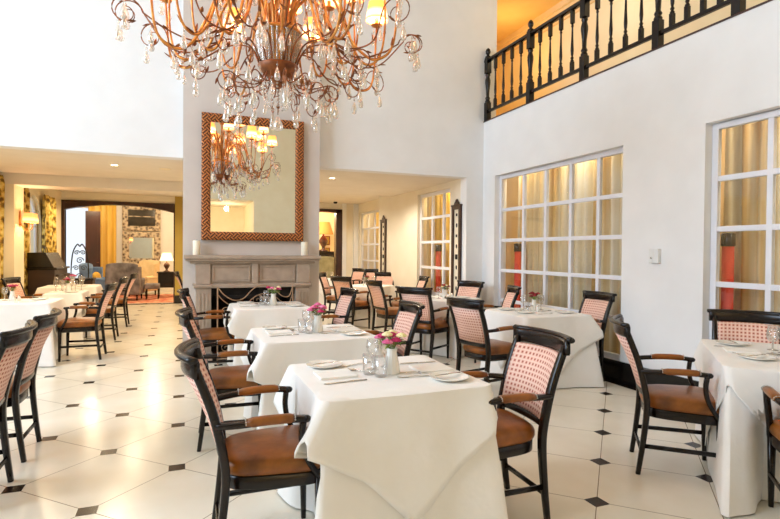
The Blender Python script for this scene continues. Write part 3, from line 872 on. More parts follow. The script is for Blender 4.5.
def cruet(x, y, z, label, mat=None):
    r = empty('salt_shaker', (x, y, z), 0, label, 'shaker', 'shakers on the tables')
    MB().lathe([(.0001,0),(.019,0),(.021,.01),(.017,.045),(.014,.058),(.0001,.058)], 14, cap=False).build('body', mat or M_PORC, r)
    MB().lathe([(.0145,.057),(.015,.066),(.009,.074),(.0001,.076)], 14, cap=False).build('cap', M_SILVER, r)
    return r
def two_top(key, petals, seed, gob2=True):
    cx, cy, rt, desc = TABLES[key]
    P = lambda dx, dy: (cx+dx, cy+dy, TZ)
    w = lambda s: s + ', ' + desc
    x, y, z = P(-.265,.255); put('plate', PLATE, x, y, z, 0, w('white plate at the left end'), 'plate', 'white plates on the tables')
    put('butter_knife', BKNIFE, x+.01, y-.01, z+.0205, R(10), w('butter knife lying across the left plate'), 'knife', 'butter knives on plates')
    x, y, z = P(.275,-.255); put('plate', PLATE, x, y, z, 0, w('white plate at the right end'), 'plate', 'white plates on the tables')
    put('butter_knife', BKNIFE, x, y+.02, z+.0205, R(188), w('butter knife lying across the right plate'), 'knife', 'butter knives on plates')
    x, y, z = P(-.255,-.135); put('table_knife', KNIFE, x, y, z, R(184), w('table knife at the left setting'), 'knife', 'table knives')
    x, y, z = P(.285,.165); put('table_knife', KNIFE, x, y, z, R(-4), w('table knife at the right setting'), 'knife', 'table knives')
    x, y, z = P(-.075,.24); put('fork', FORK, x, y, z, R(20), w('fork at the left setting'), 'fork', 'table forks')
    x, y, z = P(.13,-.15); put('fork', FORK, x, y, z, R(176), w('fork at the right setting'), 'fork', 'table forks')
    x, y, z = P(-.265,.03); put('napkin', NAPK, x, y, z, R(90), w('folded white napkin at the left setting'), 'napkin', 'folded white napkins')
    x, y, z = P(.29,-.01); put('napkin', NAPK, x, y, z, R(90), w('folded white napkin at the right setting'), 'napkin', 'folded white napkins')
    x, y, z = P(-.105,.055); put('spoon', SPOON, x, y, z, R(128), w('dessert spoon left of the glasses'), 'spoon', 'dessert spoons')
    x, y, z = P(.14,-.06); put('spoon', SPOON, x, y, z, R(-20), w('dessert spoon right of the vase'), 'spoon', 'dessert spoons')
    x, y, z = P(-.085,-.01); put('tumbler', TUMBLER, x, y, z, 0, w('clear water tumbler left of the vase'), 'glass', 'water tumblers')
    x, y, z = P(-.045,-.085); put('tumbler', TUMBLER, x, y, z, 0, w('clear water tumbler just in front, left of the vase'), 'glass', 'water tumblers')
    x, y, z = P(-.03,.09); goblet(x, y, z, w('stemmed glass behind the tumblers'))
    if gob2:
        x, y, z = P(.07,.13); goblet(x, y, z, w('stemmed glass behind the vase'))
    x, y, z = P(.04,-.03); vase(x, y, z, 1.12, petals, w('white ribbed vase of pink and yellow flowers'), seed, .075, 9)
two_top('A', [M_MAG, M_YELP, M_PINK], 3)
two_top('B', [M_PINK, M_MAG, M_PINK], 5)
two_top('C', [M_MAG, M_PINK, M_YELP], 9)

def at_t(key, u, v):
    cx, cy, r, d = TABLES[key]
    return cx+u*math.cos(r)-v*math.sin(r), cy+u*math.sin(r)+v*math.cos(r), TZ, r
def item(key, kind, u, v, lab, rz=0, **k):
    x, y, z, r = at_t(key, u, v); d = TABLES[key][3]; l = lab + ', ' + d
    if kind == 'plate': put('plate', PLATE, x, y, z, r, l, 'plate', 'white plates on the tables')
    if kind == 'side': put('plate', SPLATE, x, y, z, r, l, 'plate', 'white plates on the tables')
    if kind == 'knife': put('table_knife', KNIFE, x, y, z, r+R(rz), l, 'knife', 'table knives')
    if kind == 'bknife': put('butter_knife', BKNIFE, x, y, z+.0205, r+R(rz), l, 'knife', 'butter knives on plates')
    if kind == 'fork': put('fork', FORK, x, y, z, r+R(rz), l, 'fork', 'table forks')
    if kind == 'spoon': put('spoon', SPOON, x, y, z, r+R(rz), l, 'spoon', 'dessert spoons')
    if kind == 'napkin': put('napkin', NAPK, x, y, z, r+R(rz), l, 'napkin', 'folded white napkins')
    if kind == 'tumbler': put('tumbler', TUMBLER, x, y, z, 0, l, 'glass', 'water tumblers')
    if kind == 'gob': goblet(x, y, z, l)
    if kind == 'cruet': cruet(x, y, z, l)
    if kind == 'vase': vase(x, y, z, k.get('s', 1), k['p'], l, k.get('seed', 1), k.get('spread', .055))
# window table
item('D','plate',-.25,.24,'white plate at the far left corner'); item('D','bknife',-.25,.24,'butter knife on the far left plate',30)
item('D','plate',-.22,-.10,'white plate nearest the left edge'); item('D','bknife',-.22,-.10,'butter knife on the left edge plate',-20)
item('D','plate',.22,-.22,'white plate at the right corner'); item('D','bknife',.22,-.22,'butter knife on the right corner plate',100)
item('D','fork',-.05,-.25,'fork in front',10); item('D','knife',.05,.26,'table knife at the back',10); item('D','spoon',.12,-.02,'spoon right of the shakers',20)
item('D','vase',.05,.12,'white vase of dark red flowers',p=[M_DKRED],seed=4,s=1.0,spread=.05)
item('D','cruet',.02,.0,'white shaker in front of the red flowers'); item('D','cruet',-.04,.03,'white shaker left of its twin')
item('D','gob',-.08,.14,'stemmed glass left of the red flowers'); item('D','gob',.16,.14,'stemmed glass right of the red flowers')
item('D','tumbler',-.12,.02,'water tumbler by the shakers')
# corner table at the right
item('E','plate',.33,.20,'white plate by the far corner'); item('E','bknife',.33,.20,'butter knife on the far corner plate',10)
item('E','plate',-.22,.15,'white plate near the front corner'); item('E','bknife',-.22,.15,'butter knife on the front plate',-45)
item('E','knife',.19,.22,'table knife behind the front plate',80); item('E','fork',-.08,.16,'fork beside the front plate',80)
item('E','napkin',.05,.19,'folded white napkin between the plates',0)
item('E','gob',.02,.02,'stemmed glass nearest the plates'); item('E','gob',.10,-.06,'stemmed glass in the middle of the group'); item('E','gob',.20,-.02,'stemmed glass farthest back')
item('E','tumbler',.0,-.10,'water tumbler at the right'); item('E','spoon',-.06,.04,'spoon by the stemmed glasses',-60)
item('E','vase',.13,-.18,'white vase at the right edge',p=[M_PINK, M_YELP],seed=8)
# table behind the broad chair
item('F','plate',.18,-.18,'white plate at the right'); item('F','plate',.22,.14,'white plate at the far side'); item('F','plate',-.18,.2,'white plate at the left')
item('F','vase',-.02,.0,'white vase of dark and yellow flowers',p=[M_DKRED, M_YELP],seed=14)
item('F','cruet',-.06,-.07,'white shaker left of the flowers'); item('F','cruet',.03,-.09,'white shaker right of the flowers')
item('F','gob',-.15,.03,'stemmed glass left of the flowers'); item('F','gob',.10,.03,'stemmed glass right of the flowers')
# far recess table
item('G','vase',.05,.05,'small vase of dark flowers',p=[M_DKRED],seed=15,s=.9); item('G','gob',-.08,.05,'stemmed glass left'); item('G','gob',.14,-.05,'stemmed glass right')
item('G','plate',-.1,-.18,'white plate'); item('G','napkin',.18,.15,'folded napkin')
# left dining tables
item('H','vase',.0,.05,'vase of crimson flowers',p=[M_MAG, M_DKRED],seed=21); item('H','gob',-.16,.0,'stemmed glass left of the crimson flowers'); item('H','gob',-.10,.12,'stemmed glass behind the crimson flowers')
item('H','cruet',.08,.02,'white shaker right of the flowers'); item('H','cruet',.04,-.05,'white shaker in front of the flowers')
item('H','plate',-.28,-.2,'white plate at the left'); item('H','plate',.28,.1,'white plate at the right'); item('H','knife',.2,-.2,'table knife',0)
for k, (u, v) in enumerate([(-.17,.1),(-.12,.24),(-.06,.02),(.02,.25),(.10,.08),(.16,.24)]):
    item('I','gob',u,v,['leftmost stemmed glass','stemmed glass second from left','stemmed glass third from left','stemmed glass fourth from left','stemmed glass fifth from left','rightmost stemmed glass'][k])
item('I','vase',.0,.1,'vase of russet flowers',p=[M_DKRED, M_PINK],seed=31); item('I','plate',.10,-.22,'white plate'); item('I','napkin',-.11,-.2,'folded napkin')
for k, (u, v) in enumerate([(-.2,-.15),(-.08,.0),(.05,-.12),(.14,.12),(.20,-.04)]):
    item('J','gob',u,v,['leftmost stemmed glass','stemmed glass second from left','middle stemmed glass','stemmed glass second from right','rightmost stemmed glass'][k])
item('J','vase',.02,.05,'vase of russet flowers',p=[M_DKRED, M_PINK],seed=33); item('J','plate',.2,-.22,'white plate')
for k, (u, v) in enumerate([(-.15,-.1),(.0,-.15),(.15,-.1)]):
    item('K','gob',u,v,['left stemmed glass','middle stemmed glass','right stemmed glass'][k])

# ================================================================== FIREPLACE
fp = empty('fireplace', (.895, 7.3, 0), 0, 'taupe stone fireplace with panelled frieze and dark firebox', 'fireplace')
MB().box((-.885,-.21,1.340),(.885,0,1.390)).box((-.865,-.19,1.310),(.865,0,1.340)).box((-.81,-.15,1.280),(.81,0,1.310)).build('mantel_shelf', M_STONE, fp, bevel=.008)
MB().box((-.745,-.10,1.010),(.745,0,1.280)).build('frieze', M_STONE, fp, bevel=.004)
for a, b in ((-.745,-.56),(.56,.745)):
    MB().box((a,-.135,1.010),(b,-.10,1.280)).build('frieze_block', M_STONE, fp, bevel=.008)
MB().box((-.035,-.135,1.010),(.045,-.10,1.305)).build('frieze_block', M_STONE, fp, bevel=.008)
for a, b in ((-.54,-.06),(.07,.54)):
    mb = MB()
    for (x0,x1,z0,z1) in ((a,b,1.235,1.255),(a,b,1.040,1.060),(a,a+.02,1.060,1.235),(b-.02,b,1.060,1.235)): mb.box((x0,-.118,z0),(x1,-.10,z1))
    mb.build('frieze_panel', M_STONE, fp, bevel=.004)
MB().box((-.77,-.15,0.960),(.77,0,1.010)).box((-.77,-.165,0.980),(-.53,0,1.010)).box((.53,-.165,0.980),(.77,0,1.010)).build('moulding', M_STONE, fp, bevel=.008)
for s in (-1,1):
    mb = MB().box((min(s*.55,s*.74),-.12,.0),(max(s*.55,s*.74),0,0.960))
    p = mb.build('pilaster', M_STONE, fp, bevel=.006)
    fl = MB()
    for k in range(3): fl.box((s*.645-.06+k*.045,-.128,.16),(s*.645-.035+k*.045,-.12,0.895))
    fl.build('fluting', M_STONE, p, bevel=.003)
    MB().box((min(s*.535,s*0.810),-.14,0),(max(s*.535,s*0.810),0,.12)).build('plinth', M_STONE, p, bevel=.006)
mb = MB().box((-.545,0,.0),(-.535,.5,1.005)).box((.535,0,0),(.545,.5,1.005)).box((-.545,.5,0),(.545,.52,1.005)).box((-.545,0,1.000),(.545,.5,1.010)).box((-.545,-.1,.0),(.545,.5,.02))
mb.build('firebox', M_SOOT, fp)
mb = MB().box((-.55,-.03,0.855),(.55,-.005,0.960)); mb.box((-.5,-.05,0.810),(.5,-.03,0.855)); mb.build('smoke_hood', M_SOOT, fp, bevel=.004)
MB().box((-.30,.1,.1),(.30,.3,.14)).box((-.28,.1,.0),(-.24,.3,.1)).box((.24,.1,0),(.28,.3,.1)).build('grate', M_IRONB, fp, bevel=.004)
# scrolled iron fire screen
fs = empty('fire_screen', (.895, 7.03, 0), 0, 'scrolled wrought-iron fire screen standing before the firebox', 'fire screen')
top = spline([(-.48,0,.98),(-.40,0,.88),(-.28,0,.81),(-.16,0,.83),(-.04,0,.95),(.08,0,1.0),(.22,0,.95),(.34,0,.85),(.43,0,.85),(.48,0,.98)], 6)
MB().tube(top, .007, 6).tube([(x, y, z-.10-.02*math.cos(x*9)) for x, y, z in top], .006, 6).build('curved_top_bar', M_IRON, fs)
mb = MB().tube([(-.48,0,0),(-.48,0,.98)], .009).tube([(.48,0,0),(.48,0,.98)], .009).tube([(-.48,0,.06),(.48,0,.06)], .007)
for s in (-.48,.48): mb.tube([(s,-.09,.006),(s,0,.03),(s,.09,.006)], .009)
mb.build('frame', M_IRON, fs)
mb = MB()
for cx_, cz_, rr, sg in [(-.33,.40,.12,1),(-.12,.42,.13,-1),(.1,.42,.13,1),(.32,.42,.12,-1),(-.22,.2,.11,-1),(.0,.2,.11,1),(.22,.2,.11,-1),(-.38,.2,.07,1),(.4,.2,.07,-1),(.02,.80,.08,1),(.22,.74,.08,-1),(-.38,.66,.07,1),(-.1,.66,.08,-1),(.38,.64,.07,-1)]:
    mb.tube([(cx_+sg*rr*(1-t/26)*math.cos(t*.42), 0, cz_+rr*(1-t/26)*math.sin(t*.42)) for t in range(25)], .0055, 5)
mb.build('scrollwork', M_IRON, fs)
# candles
for x, lab in ((.165,'ivory pillar candle on the left end of the mantel'),(1.565,'ivory pillar candle on the right end of the mantel')):
    c = empty('pillar_candle', (x, 7.2, 1.39), 0, lab, 'candle', 'pillar candles on the mantel')
    MB().lathe([(.0001,0),(.044,0),(.046,.004),(.046,.180),(.042,.186),(.034,.18),(.0001,.176)], 20, cap=False).build('wax', M_WAX, c)
    MB().tube([(0,0,.17),(.002,0,.188),(.005,.002,.202)], .0016, 5).build('wick', M_BLACK, c)
# mirror over the mantel
mr = empty('mirror', (.891, 7.262, 2.413), 0, 'large mirror in a woven bronze frame above the mantel', 'mirror')
X, Z, w = .668, .828, .112
mb = MB()
def frame_prism(mb, X, Z, w, d0, d1):
    """mitred frame with a raised middle"""
    prof = [(0,d0),(0,d1*.7),(w*.2,d1),(w*.8,d1),(w,d1*.6),(w,d0)]
    rows = []
    for q, d in prof:
        rows.append([(-X+q,-d,-Z+q),(X-q,-d,-Z+q),(X-q,-d,Z-q),(-X+q,-d,Z-q)])
    mb.grid(rows, False, wrap=True)
    return mb
frame_prism(mb, X, Z, w, -.03, .035).build('mirror_frame', M_MFRAME, mr)
MB().box((-X+w-.01,-.006,-Z+w-.01),(X-w+.01,.012,Z-w+.01)).build('mirror_glass', M_MIRROR, mr)

# ================================================================== BALUSTRADE
bl = empty('balustrade', (4.63, 7.44, 3.6), 0, 'dark turned-wood balustrade along the upper gallery above the right wall', 'balustrade')
newY = [0,-1.13,-2.22,-3.31,-4.17,-5.3,-6.4]
for y in newY:
    n_ = MB().box((-.042,y-.042,0),(.042,y+.042,.30)).lathe([(.04,.30),(.044,.32),(.03,.345),(.042,.37),(.026,.40),(.03,.5),(.044,.62),(.044,.66),(.03,.72),(.042,.75),(.03,.775)],16,(0,y,0))
    n_.box((-.042,y-.042,.775),(.042,y+.042,1.03)).lathe([(.045,1.03),(.05,1.045),(.03,1.06),(.02,1.075),(.036,1.10),(.042,1.13),(.032,1.165),(.012,1.185),(.0001,1.19)],16,(0,y,0))
    n_.build('newel_post', M_WOOD, bl, bevel=.004)
BAL = MB().box((-.021,-.021,.17),(.021,.021,.30)).lathe([(.021,.30),(.024,.315),(.013,.33),(.022,.35),(.012,.37),(.018,.40),(.021,.45),(.014,.60),(.011,.74),(.019,.755),(.012,.77),(.02,.79)],12).box((-.021,-.021,.79),(.021,.021,.955)).mesh('baluster', M_WOOD)
for a, b in zip(newY[:-1], newY[1:]):
    for k in range(1,5):
        o = bpy.data.objects.new('baluster', BAL); link(o, bl); o.location = (0, a+(b-a)*k/5, 0)
MB().sweep([(0,.06,.985),(0,newY[-1],.985)], .04, .03, 10, (0,0,1), power=.7).build('handrail', M_WOOD, bl)
MB().box((-.022,newY[-1],.135),(.022,.05,.175)).build('bottom_rail', M_WOOD, bl, bevel=.006)

# ================================================================== SMALL WALL AND CEILING THINGS
th = empty('thermostat', (4.602, 4.08, 1.43), 0, 'small white thermostat box on the right wall between the windows', 'thermostat')
MB().box((-.045,-.06,-.075),(0,.06,.075)).build('casing', M_PLASTIC, th, bevel=.006)
MB().box((-.049,.0,-.06),(-.044,.055,.06)).build('cover', M_PLASTIC, th, bevel=.003)
MB().lathe([(.009,0),(.009,.006),(.0001,.008)],12,m=Matrix.Translation((-.049,.02,-.02)) @ Matrix.Rotation(R(-90),4,'Y')).build('dial', M_SILVER, th)
def downlight(x, y, z, lab, ):
    r = empty('downlight', (x, y, z), 0, lab, 'ceiling light', 'recessed downlights')
    MB().lathe([(.055,-.004),(.062,-.006),(.064,0),(.045,0),(.045,-.003)],20,cap=False).build('trim_ring', M_PLASTIC, r)
    MB().lathe([(.0001,-.002),(.046,-.002)],20,cap=False).build('lamp', M_DOWN, r)
downlight(-.92,8.52,2.67,'lit downlight in the low ceiling left of the chimney')
downlight(2.31,8.50,2.67,'lit downlight in the low ceiling right of the chimney')
v = MB().lathe([(.02,-.006),(.07,-.008),(.085,-.003),(.088,0)],20).build('air_vent', M_CREAM, None, (-.25,8.62,2.67)); tag(v, 'round air vent in the low ceiling beside the chimney', 'vent')
s_ = MB().lathe([(.06,0),(.06,-.02),(.045,-.05),(.0001,-.055)],16).build('smoke_detector', M_BLACK, None, (4.15,14.9,2.9)); tag(s_, 'small black ceiling sensor above the far right doorway', 'sensor')

def wall_rack(y0, y1, z0, z1, x, lab):
    r = empty('framed_panel', (x, (y0+y1)/2, z0), 0, lab, 'wall panel', 'tall framed panels on the recess wall')
    hw = (y1-y0)/2; H = z1-z0; w = hw*.42
    mb = MB().box((-.035,-hw,0),(0,-hw+w,H)).box((-.035,hw-w,0),(0,hw,H)).box((-.035,-hw+w,0),(0,hw-w,.06)).box((-.035,-hw+w,H-.07),(0,hw-w,H))
    mb.build('frame', M_WOODR, r, bevel=.006)
    MB().blob((-.018,0,H+.01),(.02,hw*.62,.07),14,8).blob((-.018,0,H+.065),(.018,hw*.3,.045),12,8).box((-.04,-hw*1.06,H-.015),(0,hw*1.06,H+.01)).build('crest', M_WOODR, r, bevel=.004)
    MB().box((-.012,-hw+w,.05),(-.002,hw-w,H-.06)).build('panel', M_CREAMPANEL, r)
    n = 9
    for k in range(n):
        z = .12+(H-.28)*k/(n-1); q = .06 if k == n//2 else .034
        if k % 2: MB().blob((-.015,0,z),(.012,q*.55,q*1.1),10,6).build('ornament', M_IRONB, r)
        else: MB().box((-.026,-q*.6,z-q*.7),(-.012,q*.6,z+q*.7)).build('ornament', M_IRONB, r, bevel=.008)
wall_rack(7.635,7.95,.55,2.24,4.29,'tall narrow framed panel at the nearer end of the recess wall, right of its window')
wall_rack(11.08,11.42,.55,2.18,4.29,'tall narrow framed panel on the farther recess wall, near the alcove window')

def red_post(x, y, h, lab):
    r = empty('red_post', (x, y, 0), 0, lab, 'post', 'red posts behind the windows')
    MB().lathe([(.06,0),(.06,.03),(.052,.05),(.052,h-.13)],14).build('red_shaft', M_REDF, r)
    MB().lathe([(.056,h-.13),(.062,h-.12),(.062,h-.01),(.05,h)],14).build('black_cap', M_BLACK, r)
red_post(4.92,6.97,1.60,'red post with black cap behind the left column of the big window')
red_post(4.90,3.52,1.66,'red post with black cap behind the nearer window at right')
red_post(4.66,9.22,1.60,'red post with black cap behind the recess window')

def drape(x, y0, y1, z0, z1, mat, lab, grp, amp=.035, wl=.16, axis='y', name='curtain'):
    n = max(24, int((y1-y0)/wl*10)); rows = []
    rnd = random.Random(int(y0*100)); ph = rnd.uniform(0,6)
    for zz in (z0, z0+(z1-z0)*.5, z1-.12, z1):
        a = amp*(1 if zz < z1-.05 else .5)
        row = []
        for i in range(n+1):
            y = y0+(y1-y0)*i/n
            o = a*(math.sin(2*math.pi*y/wl+ph)+.4*math.sin(2*math.pi*y/(wl*2.7)+zz))
            row.append((o, y-y0, zz) if axis == 'y' else (y-y0, o, zz))
        rows.append(row)
    o = MB().grid(rows).build(name, mat, None, (x, y0, 0) if axis == 'y' else (y0, x, 0))
    md = o.modifiers.new('thickness', 'SOLIDIFY'); md.thickness = .005
    return tag(o, lab, 'curtain', grp)
G_ = 'gold drapes behind the windows'
drape(5.12,4.3,7.25,.02,2.95,M_DRAPE,'cream and gold drape behind the big window',G_)
drape(5.12,.7,3.75,.02,2.95,M_DRAPE,'cream and gold drape behind the nearer window at right',G_)
drape(4.86,7.9,9.75,.02,2.9,M_DRAPEY,'amber drape behind the recess window',G_)
drape(5.55,13.2,15.4,.02,2.9,M_DRAPEY,'amber drape behind the alcove window',G_)
F_ = 'floral curtains of the left wall'
drape(-2.70,9.3,10.08,.02,2.62,M_FLORAL,'floral yellow curtain at the left edge, before the pilaster',F_,.05,.2)
drape(-2.76,10.95,11.8,.02,2.62,M_FLORAL,'floral yellow curtain strip just behind the sconce pilaster',F_,.045,.2)
drape(-2.76,13.15,14.15,.02,2.62,M_FLORAL,'floral yellow curtain right of the arched window',F_,.05,.2)

# sconce on the pilaster
sn = empty('wall_sconce', (-2.53, 10.40, 1.90), 0, 'twin-shaded glowing wall sconce on the left pilaster', 'wall light')
MB().blob((.012,0,.05),(.014,.05,.14),10,8).build('backplate', M_RUST, sn)
for s in (-1,1):
    MB().tube(spline([(.02,0,-.02),(.08,s*.06,-.14),(.15,s*.10,-.10),(.16,s*.11,-.02)],6), .008, 6).blob((.16,s*.11,-.02),(.025,.025,.012)).tube([(.16,s*.11,-.02),(.16,s*.11,.05)],.010).build('arm', M_RUST, sn)
    rows = []
    for z, r in ((-.01,.088),(.03,.084),(.13,.07),(.145,.068)):
        rows.append([(.16+r*(1+.02*(i%2))*math.cos(2*math.pi*i/40), s*.11+r*(1+.02*(i%2))*math.sin(2*math.pi*i/40), z) for i in range(40)])
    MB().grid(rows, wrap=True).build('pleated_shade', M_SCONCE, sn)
    MB().tube([(.16,s*.11,-.03),(.16,s*.11,-.09)],.002,4).blob((.16,s*.11,-.11),(.012,.012,.025),8,6).build('crystal_drop', M_CRYSTAL, sn)

# ================================================================== CHANDELIER
cd = empty('chandelier', (.68, 4.10, 0), 0, 'huge gilt crystal chandelier hanging over the centre tables', 'chandelier')
MB().tube([(0,0,3.0),(0,0,6.6)], .014, 8).lathe([(.0001,6.5),(.05,6.52),(.11,6.58),(.12,6.6)],20).blob((0,0,3.9),(.06,.06,.09)).blob((0,0,4.3),(.05,.05,.07)).build('stem', M_RUST, cd)
mb = MB()
for k in range(28):
    a = 2*math.pi*k/28; pts = []; rr = []
    for j in range(23):
        t = j/22; r = .128+.035*t
        pts.append((r*math.cos(a), r*math.sin(a), 2.87+.25*t)); rr.append(.0125 if j % 2 else .006)
    mb.sweep(pts, rr, None, 6, (0.01,0.02,1), power=1)
mb.build('beaded_basket', M_CRYSTAL, cd)
MB().lathe([(.115,2.86),(.15,3.12)],24,cap=False).build('basket_lining', M_RUST, cd)
MB().lathe([(.17,3.11),(.18,3.125),(.165,3.14),(.155,3.125)],28,cap=False).build('basket_rim', M_RUST, cd)
MB().lathe([(.135,2.865),(.15,2.875),(.155,2.865),(.13,2.83),(.10,2.79),(.055,2.76),(.03,2.735),(.035,2.715),(.015,2.70),(.0001,2.695)],28,cap=False).build('bowl', M_BRONZE, cd)
def polar(a, pts): return [(r*math.cos(a), r*math.sin(a), z) for r, z in pts]
def teardrop(mb, p, L=.11, r=.024):
    x, y, z = p
    mb.tube([(x,y,z),(x,y,z-.02)], .0015, 4)
    mb.blob((x,y,z-.028),(.0075,.0075,.009),6,5)
    mb.lathe([(.0001,-L),(r*.75,-L*.93),(r,-L*.75),(r*.75,-L*.45),(r*.3,-L*.15),(.0001,0)],8,(x,y,z-.037),cap=False)
drops = []
LIGHTS = []
rnd = random.Random(12)
def leaf(mb, p, d, L, w):
    p = Vector(p); d = Vector(d).normalized()
    mb.sweep([p, p+d*L*.35, p+d*L*.75, p+d*L], [.002,w,w*.6,.0005], [.0015,.003,.002,.0005], 6, (0.3,0.2,1), power=.9)
def arm(a, pts, rad, shade_r, cup):
    p = spline(polar(a, pts), 8); k = len(p)
    o = MB().tube(p, [rad*(1-.35*i/k) for i in range(k)], 7).build('arm', M_RUST, cd)
    (r, z) = pts[-1]; x, y = r*math.cos(a), r*math.sin(a)
    mb = MB().lathe([(.0001,-.01),(.02,-.006),(.045,.004),(.05,.012),(.02,.012),(.016,.03),(.016,.07),(.0001,.07)],14,(x,y,z),cap=False)
    mb.build('candle_cup', M_RUST, o)
    rows = []
    for zz, q in ((.05,shade_r),(.065,shade_r*.99),(.20,shade_r*.76),(.21,shade_r*.74)):
        rows.append([(x+q*(1+.025*(i%2))*math.cos(2*math.pi*i/44), y+q*(1+.025*(i%2))*math.sin(2*math.pi*i/44), z+zz) for i in range(44)])
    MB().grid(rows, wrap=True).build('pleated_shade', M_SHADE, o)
    lf = MB().tube([Vector(q)+Vector((0,0,rad*.8)) for q in p[int(k*.42):int(k*.9)]], .004, 5)
    for j in range(5):
        ii = int(k*(.45+.10*j)); ii = min(ii, k-2); dv = (p[ii+1]-p[ii]).normalized()
        leaf(lf, p[ii], dv*.8+Vector((rnd.uniform(-.8,.8),rnd.uniform(-.8,.8),rnd.uniform(-.3,.8))), rnd.uniform(.06,.09), .013)
    lf.build('leaf_spray', M_BRONZE, o)
    if cup: LIGHTS.append((x, y, z+.11))
    for s in (-.5,.5):
        drops.append((x+.05*math.cos(a+s*3), y+.05*math.sin(a+s*3), z))
    for fr in (.6,.42,.75,.5):
        q = p[int(k*fr)]; drops.append((q[0], q[1], q[2]-.01))
for i in range(8):
    a = 2*math.pi*(i+.35)/8
    lo = 2.83 + (.06 if i % 2 else 0)
    arm(a, [(.09,3.05),(.13,3.30),(.26,3.46),(.43,3.36),(.55,3.08),(.66,lo+.05),(.77,lo),(.89,lo+.11),(.93,3.42)], .0125, .095, True)
for i in range(8):
    a = 2*math.pi*(i+.85)/8
    arm(a, [(.06,3.05),(.09,3.45),(.18,3.66),(.30,3.55),(.36,3.26),(.44,2.99),(.53,2.95),(.61,3.10),(.64,3.56)], .0115, .09, None)
for i in range(8):
    a = 2*math.pi*(i+.6)/8
    arm(a, [(.10,3.10),(.14,3.42),(.27,3.62),(.42,3.52),(.52,3.2),(.60,2.98),(.69,2.90),(.78,2.97),(.82,3.2),(.81,3.62)], .012, .09, i % 2)
def spiral(c, a, r0, turns, start, sgn=1, n=26):
    """curl in the vertical plane of azimuth a"""
    o = []
    for i in range(n+1):
        t = i/n; q = r0*(1-.72*t); an = start + sgn*turns*2*math.pi*t
        rr = c[0]+q*math.cos(an); z = c[1]+q*math.sin(an)
        o.append((rr*math.cos(a), rr*math.sin(a), z))
    return o
def tendril(pts, rad, nl):
    k = len(pts)
    mb = MB().tube(pts, [rad*(1-.5*i/k) for i in range(k)], 5)
    for j in range(nl):
        i = int(k*(.15+.75*(j+.5)/nl)); i = min(i, k-2)
        d = Vector(pts[i+1])-Vector(pts[i]); d = d.normalized()+Vector((rnd.uniform(-.7,.7),rnd.uniform(-.7,.7),rnd.uniform(-.4,.7)))
        leaf(mb, pts[i], d, rnd.uniform(.045,.075), rnd.uniform(.010,.016))
    mb.build('scroll_tendril', M_BRONZE, cd)
for i in range(16):           # long tendrils that curl beyond the arms
    a = 2*math.pi*(i+.8)/16 + rnd.uniform(-.1,.1)
    zc = 3.02+rnd.uniform(-.05,.14); R_ = rnd.uniform(.09,.13)
    sp = spiral((1.02+rnd.uniform(-.06,.06), zc), a, R_, 1.25, math.pi*.95, -1)
    pts = spline([Vector(p) for p in polar(a, [(.45,3.0),(.62,2.92),(.80,2.95)])]+[sp[0]], 6)[:-1]+[Vector(q) for q in sp]
    tendril(pts, .0065, 3)
    drops.append(tuple(sp[5])); drops.append(tuple(sp[-1])); drops.append(tuple(sp[13]))
for i in range(14):           # lower curls
    a = 2*math.pi*(i+.25)/14 + rnd.uniform(-.12,.12)
    zc = 2.66+rnd.uniform(-.05,.04); R_ = rnd.uniform(.07,.10)
    sp = spiral((.36+rnd.uniform(-.04,.05), zc), a, R_, 1.3, math.pi*.6, -1)
    pts = spline([Vector(p) for p in polar(a, [(.10,2.83),(.15,2.72),(.24,2.70)])]+[sp[0]], 6)[:-1]+[Vector(q) for q in sp]
    tendril(pts, .006, 3)
    drops.append(tuple(sp[8])); drops.append(tuple(sp[-1]))
for i in range(14):           # middle S curls hung with drops
    a = 2*math.pi*(i+.6)/14 + rnd.uniform(-.12,.12)
    sp = spiral((.62+rnd.uniform(-.05,.05), 2.80+rnd.uniform(-.05,.07)), a, rnd.uniform(.07,.10), 1.2, math.pi*.5, -1)
    pts = spline([Vector(p) for p in polar(a, [(.14,2.88),(.22,3.02),(.40,3.05),(.54,2.95)])]+[sp[0]], 6)[:-1]+[Vector(q) for q in sp]
    tendril(pts, .007, 3)
    drops.append(tuple(sp[9]))
# bead strands under the bowl and the big pendant
mb = MB()
for k in range(14):
    a = 2*math.pi*k/14
    for j in range(9):
        t = j/8; r = .10-.03*t+.03*math.sin(t*math.pi)
        mb.blob((r*math.cos(a), r*math.sin(a), 2.76-.21*t), .0085, 6, 4)
mb.build('bead_strands', M_CRYSTAL, cd)
mb = MB().tube([(0,0,2.70),(0,0,2.50)],.004,5).blob((0,0,2.56),.014); mb.build('pendant_rod', M_BRONZE, cd)
pd = MB(); teardrop(pd, (0,0,2.53), .12, .042); pd.build('crystal_drop', M_CRYSTAL, cd)
for k in range(6):
    a = 2*math.pi*(k+.3)/6; drops.append((.15*math.cos(a), .15*math.sin(a), 2.86)); drops.append((.17*math.cos(a+.5), .17*math.sin(a+.5), 3.12))
rest = MB()
for p in drops[99:]: teardrop(rest, p)
rest.build('crystal_drops', M_CRYSTAL, cd)['kind'] = 'stuff'
for p in drops[:99]:
    d_ = MB(); teardrop(d_, (0,0,0), rnd.uniform(.085,.12), rnd.uniform(.019,.027))
    d_.build('crystal_drop', M_CRYSTAL, cd, p)
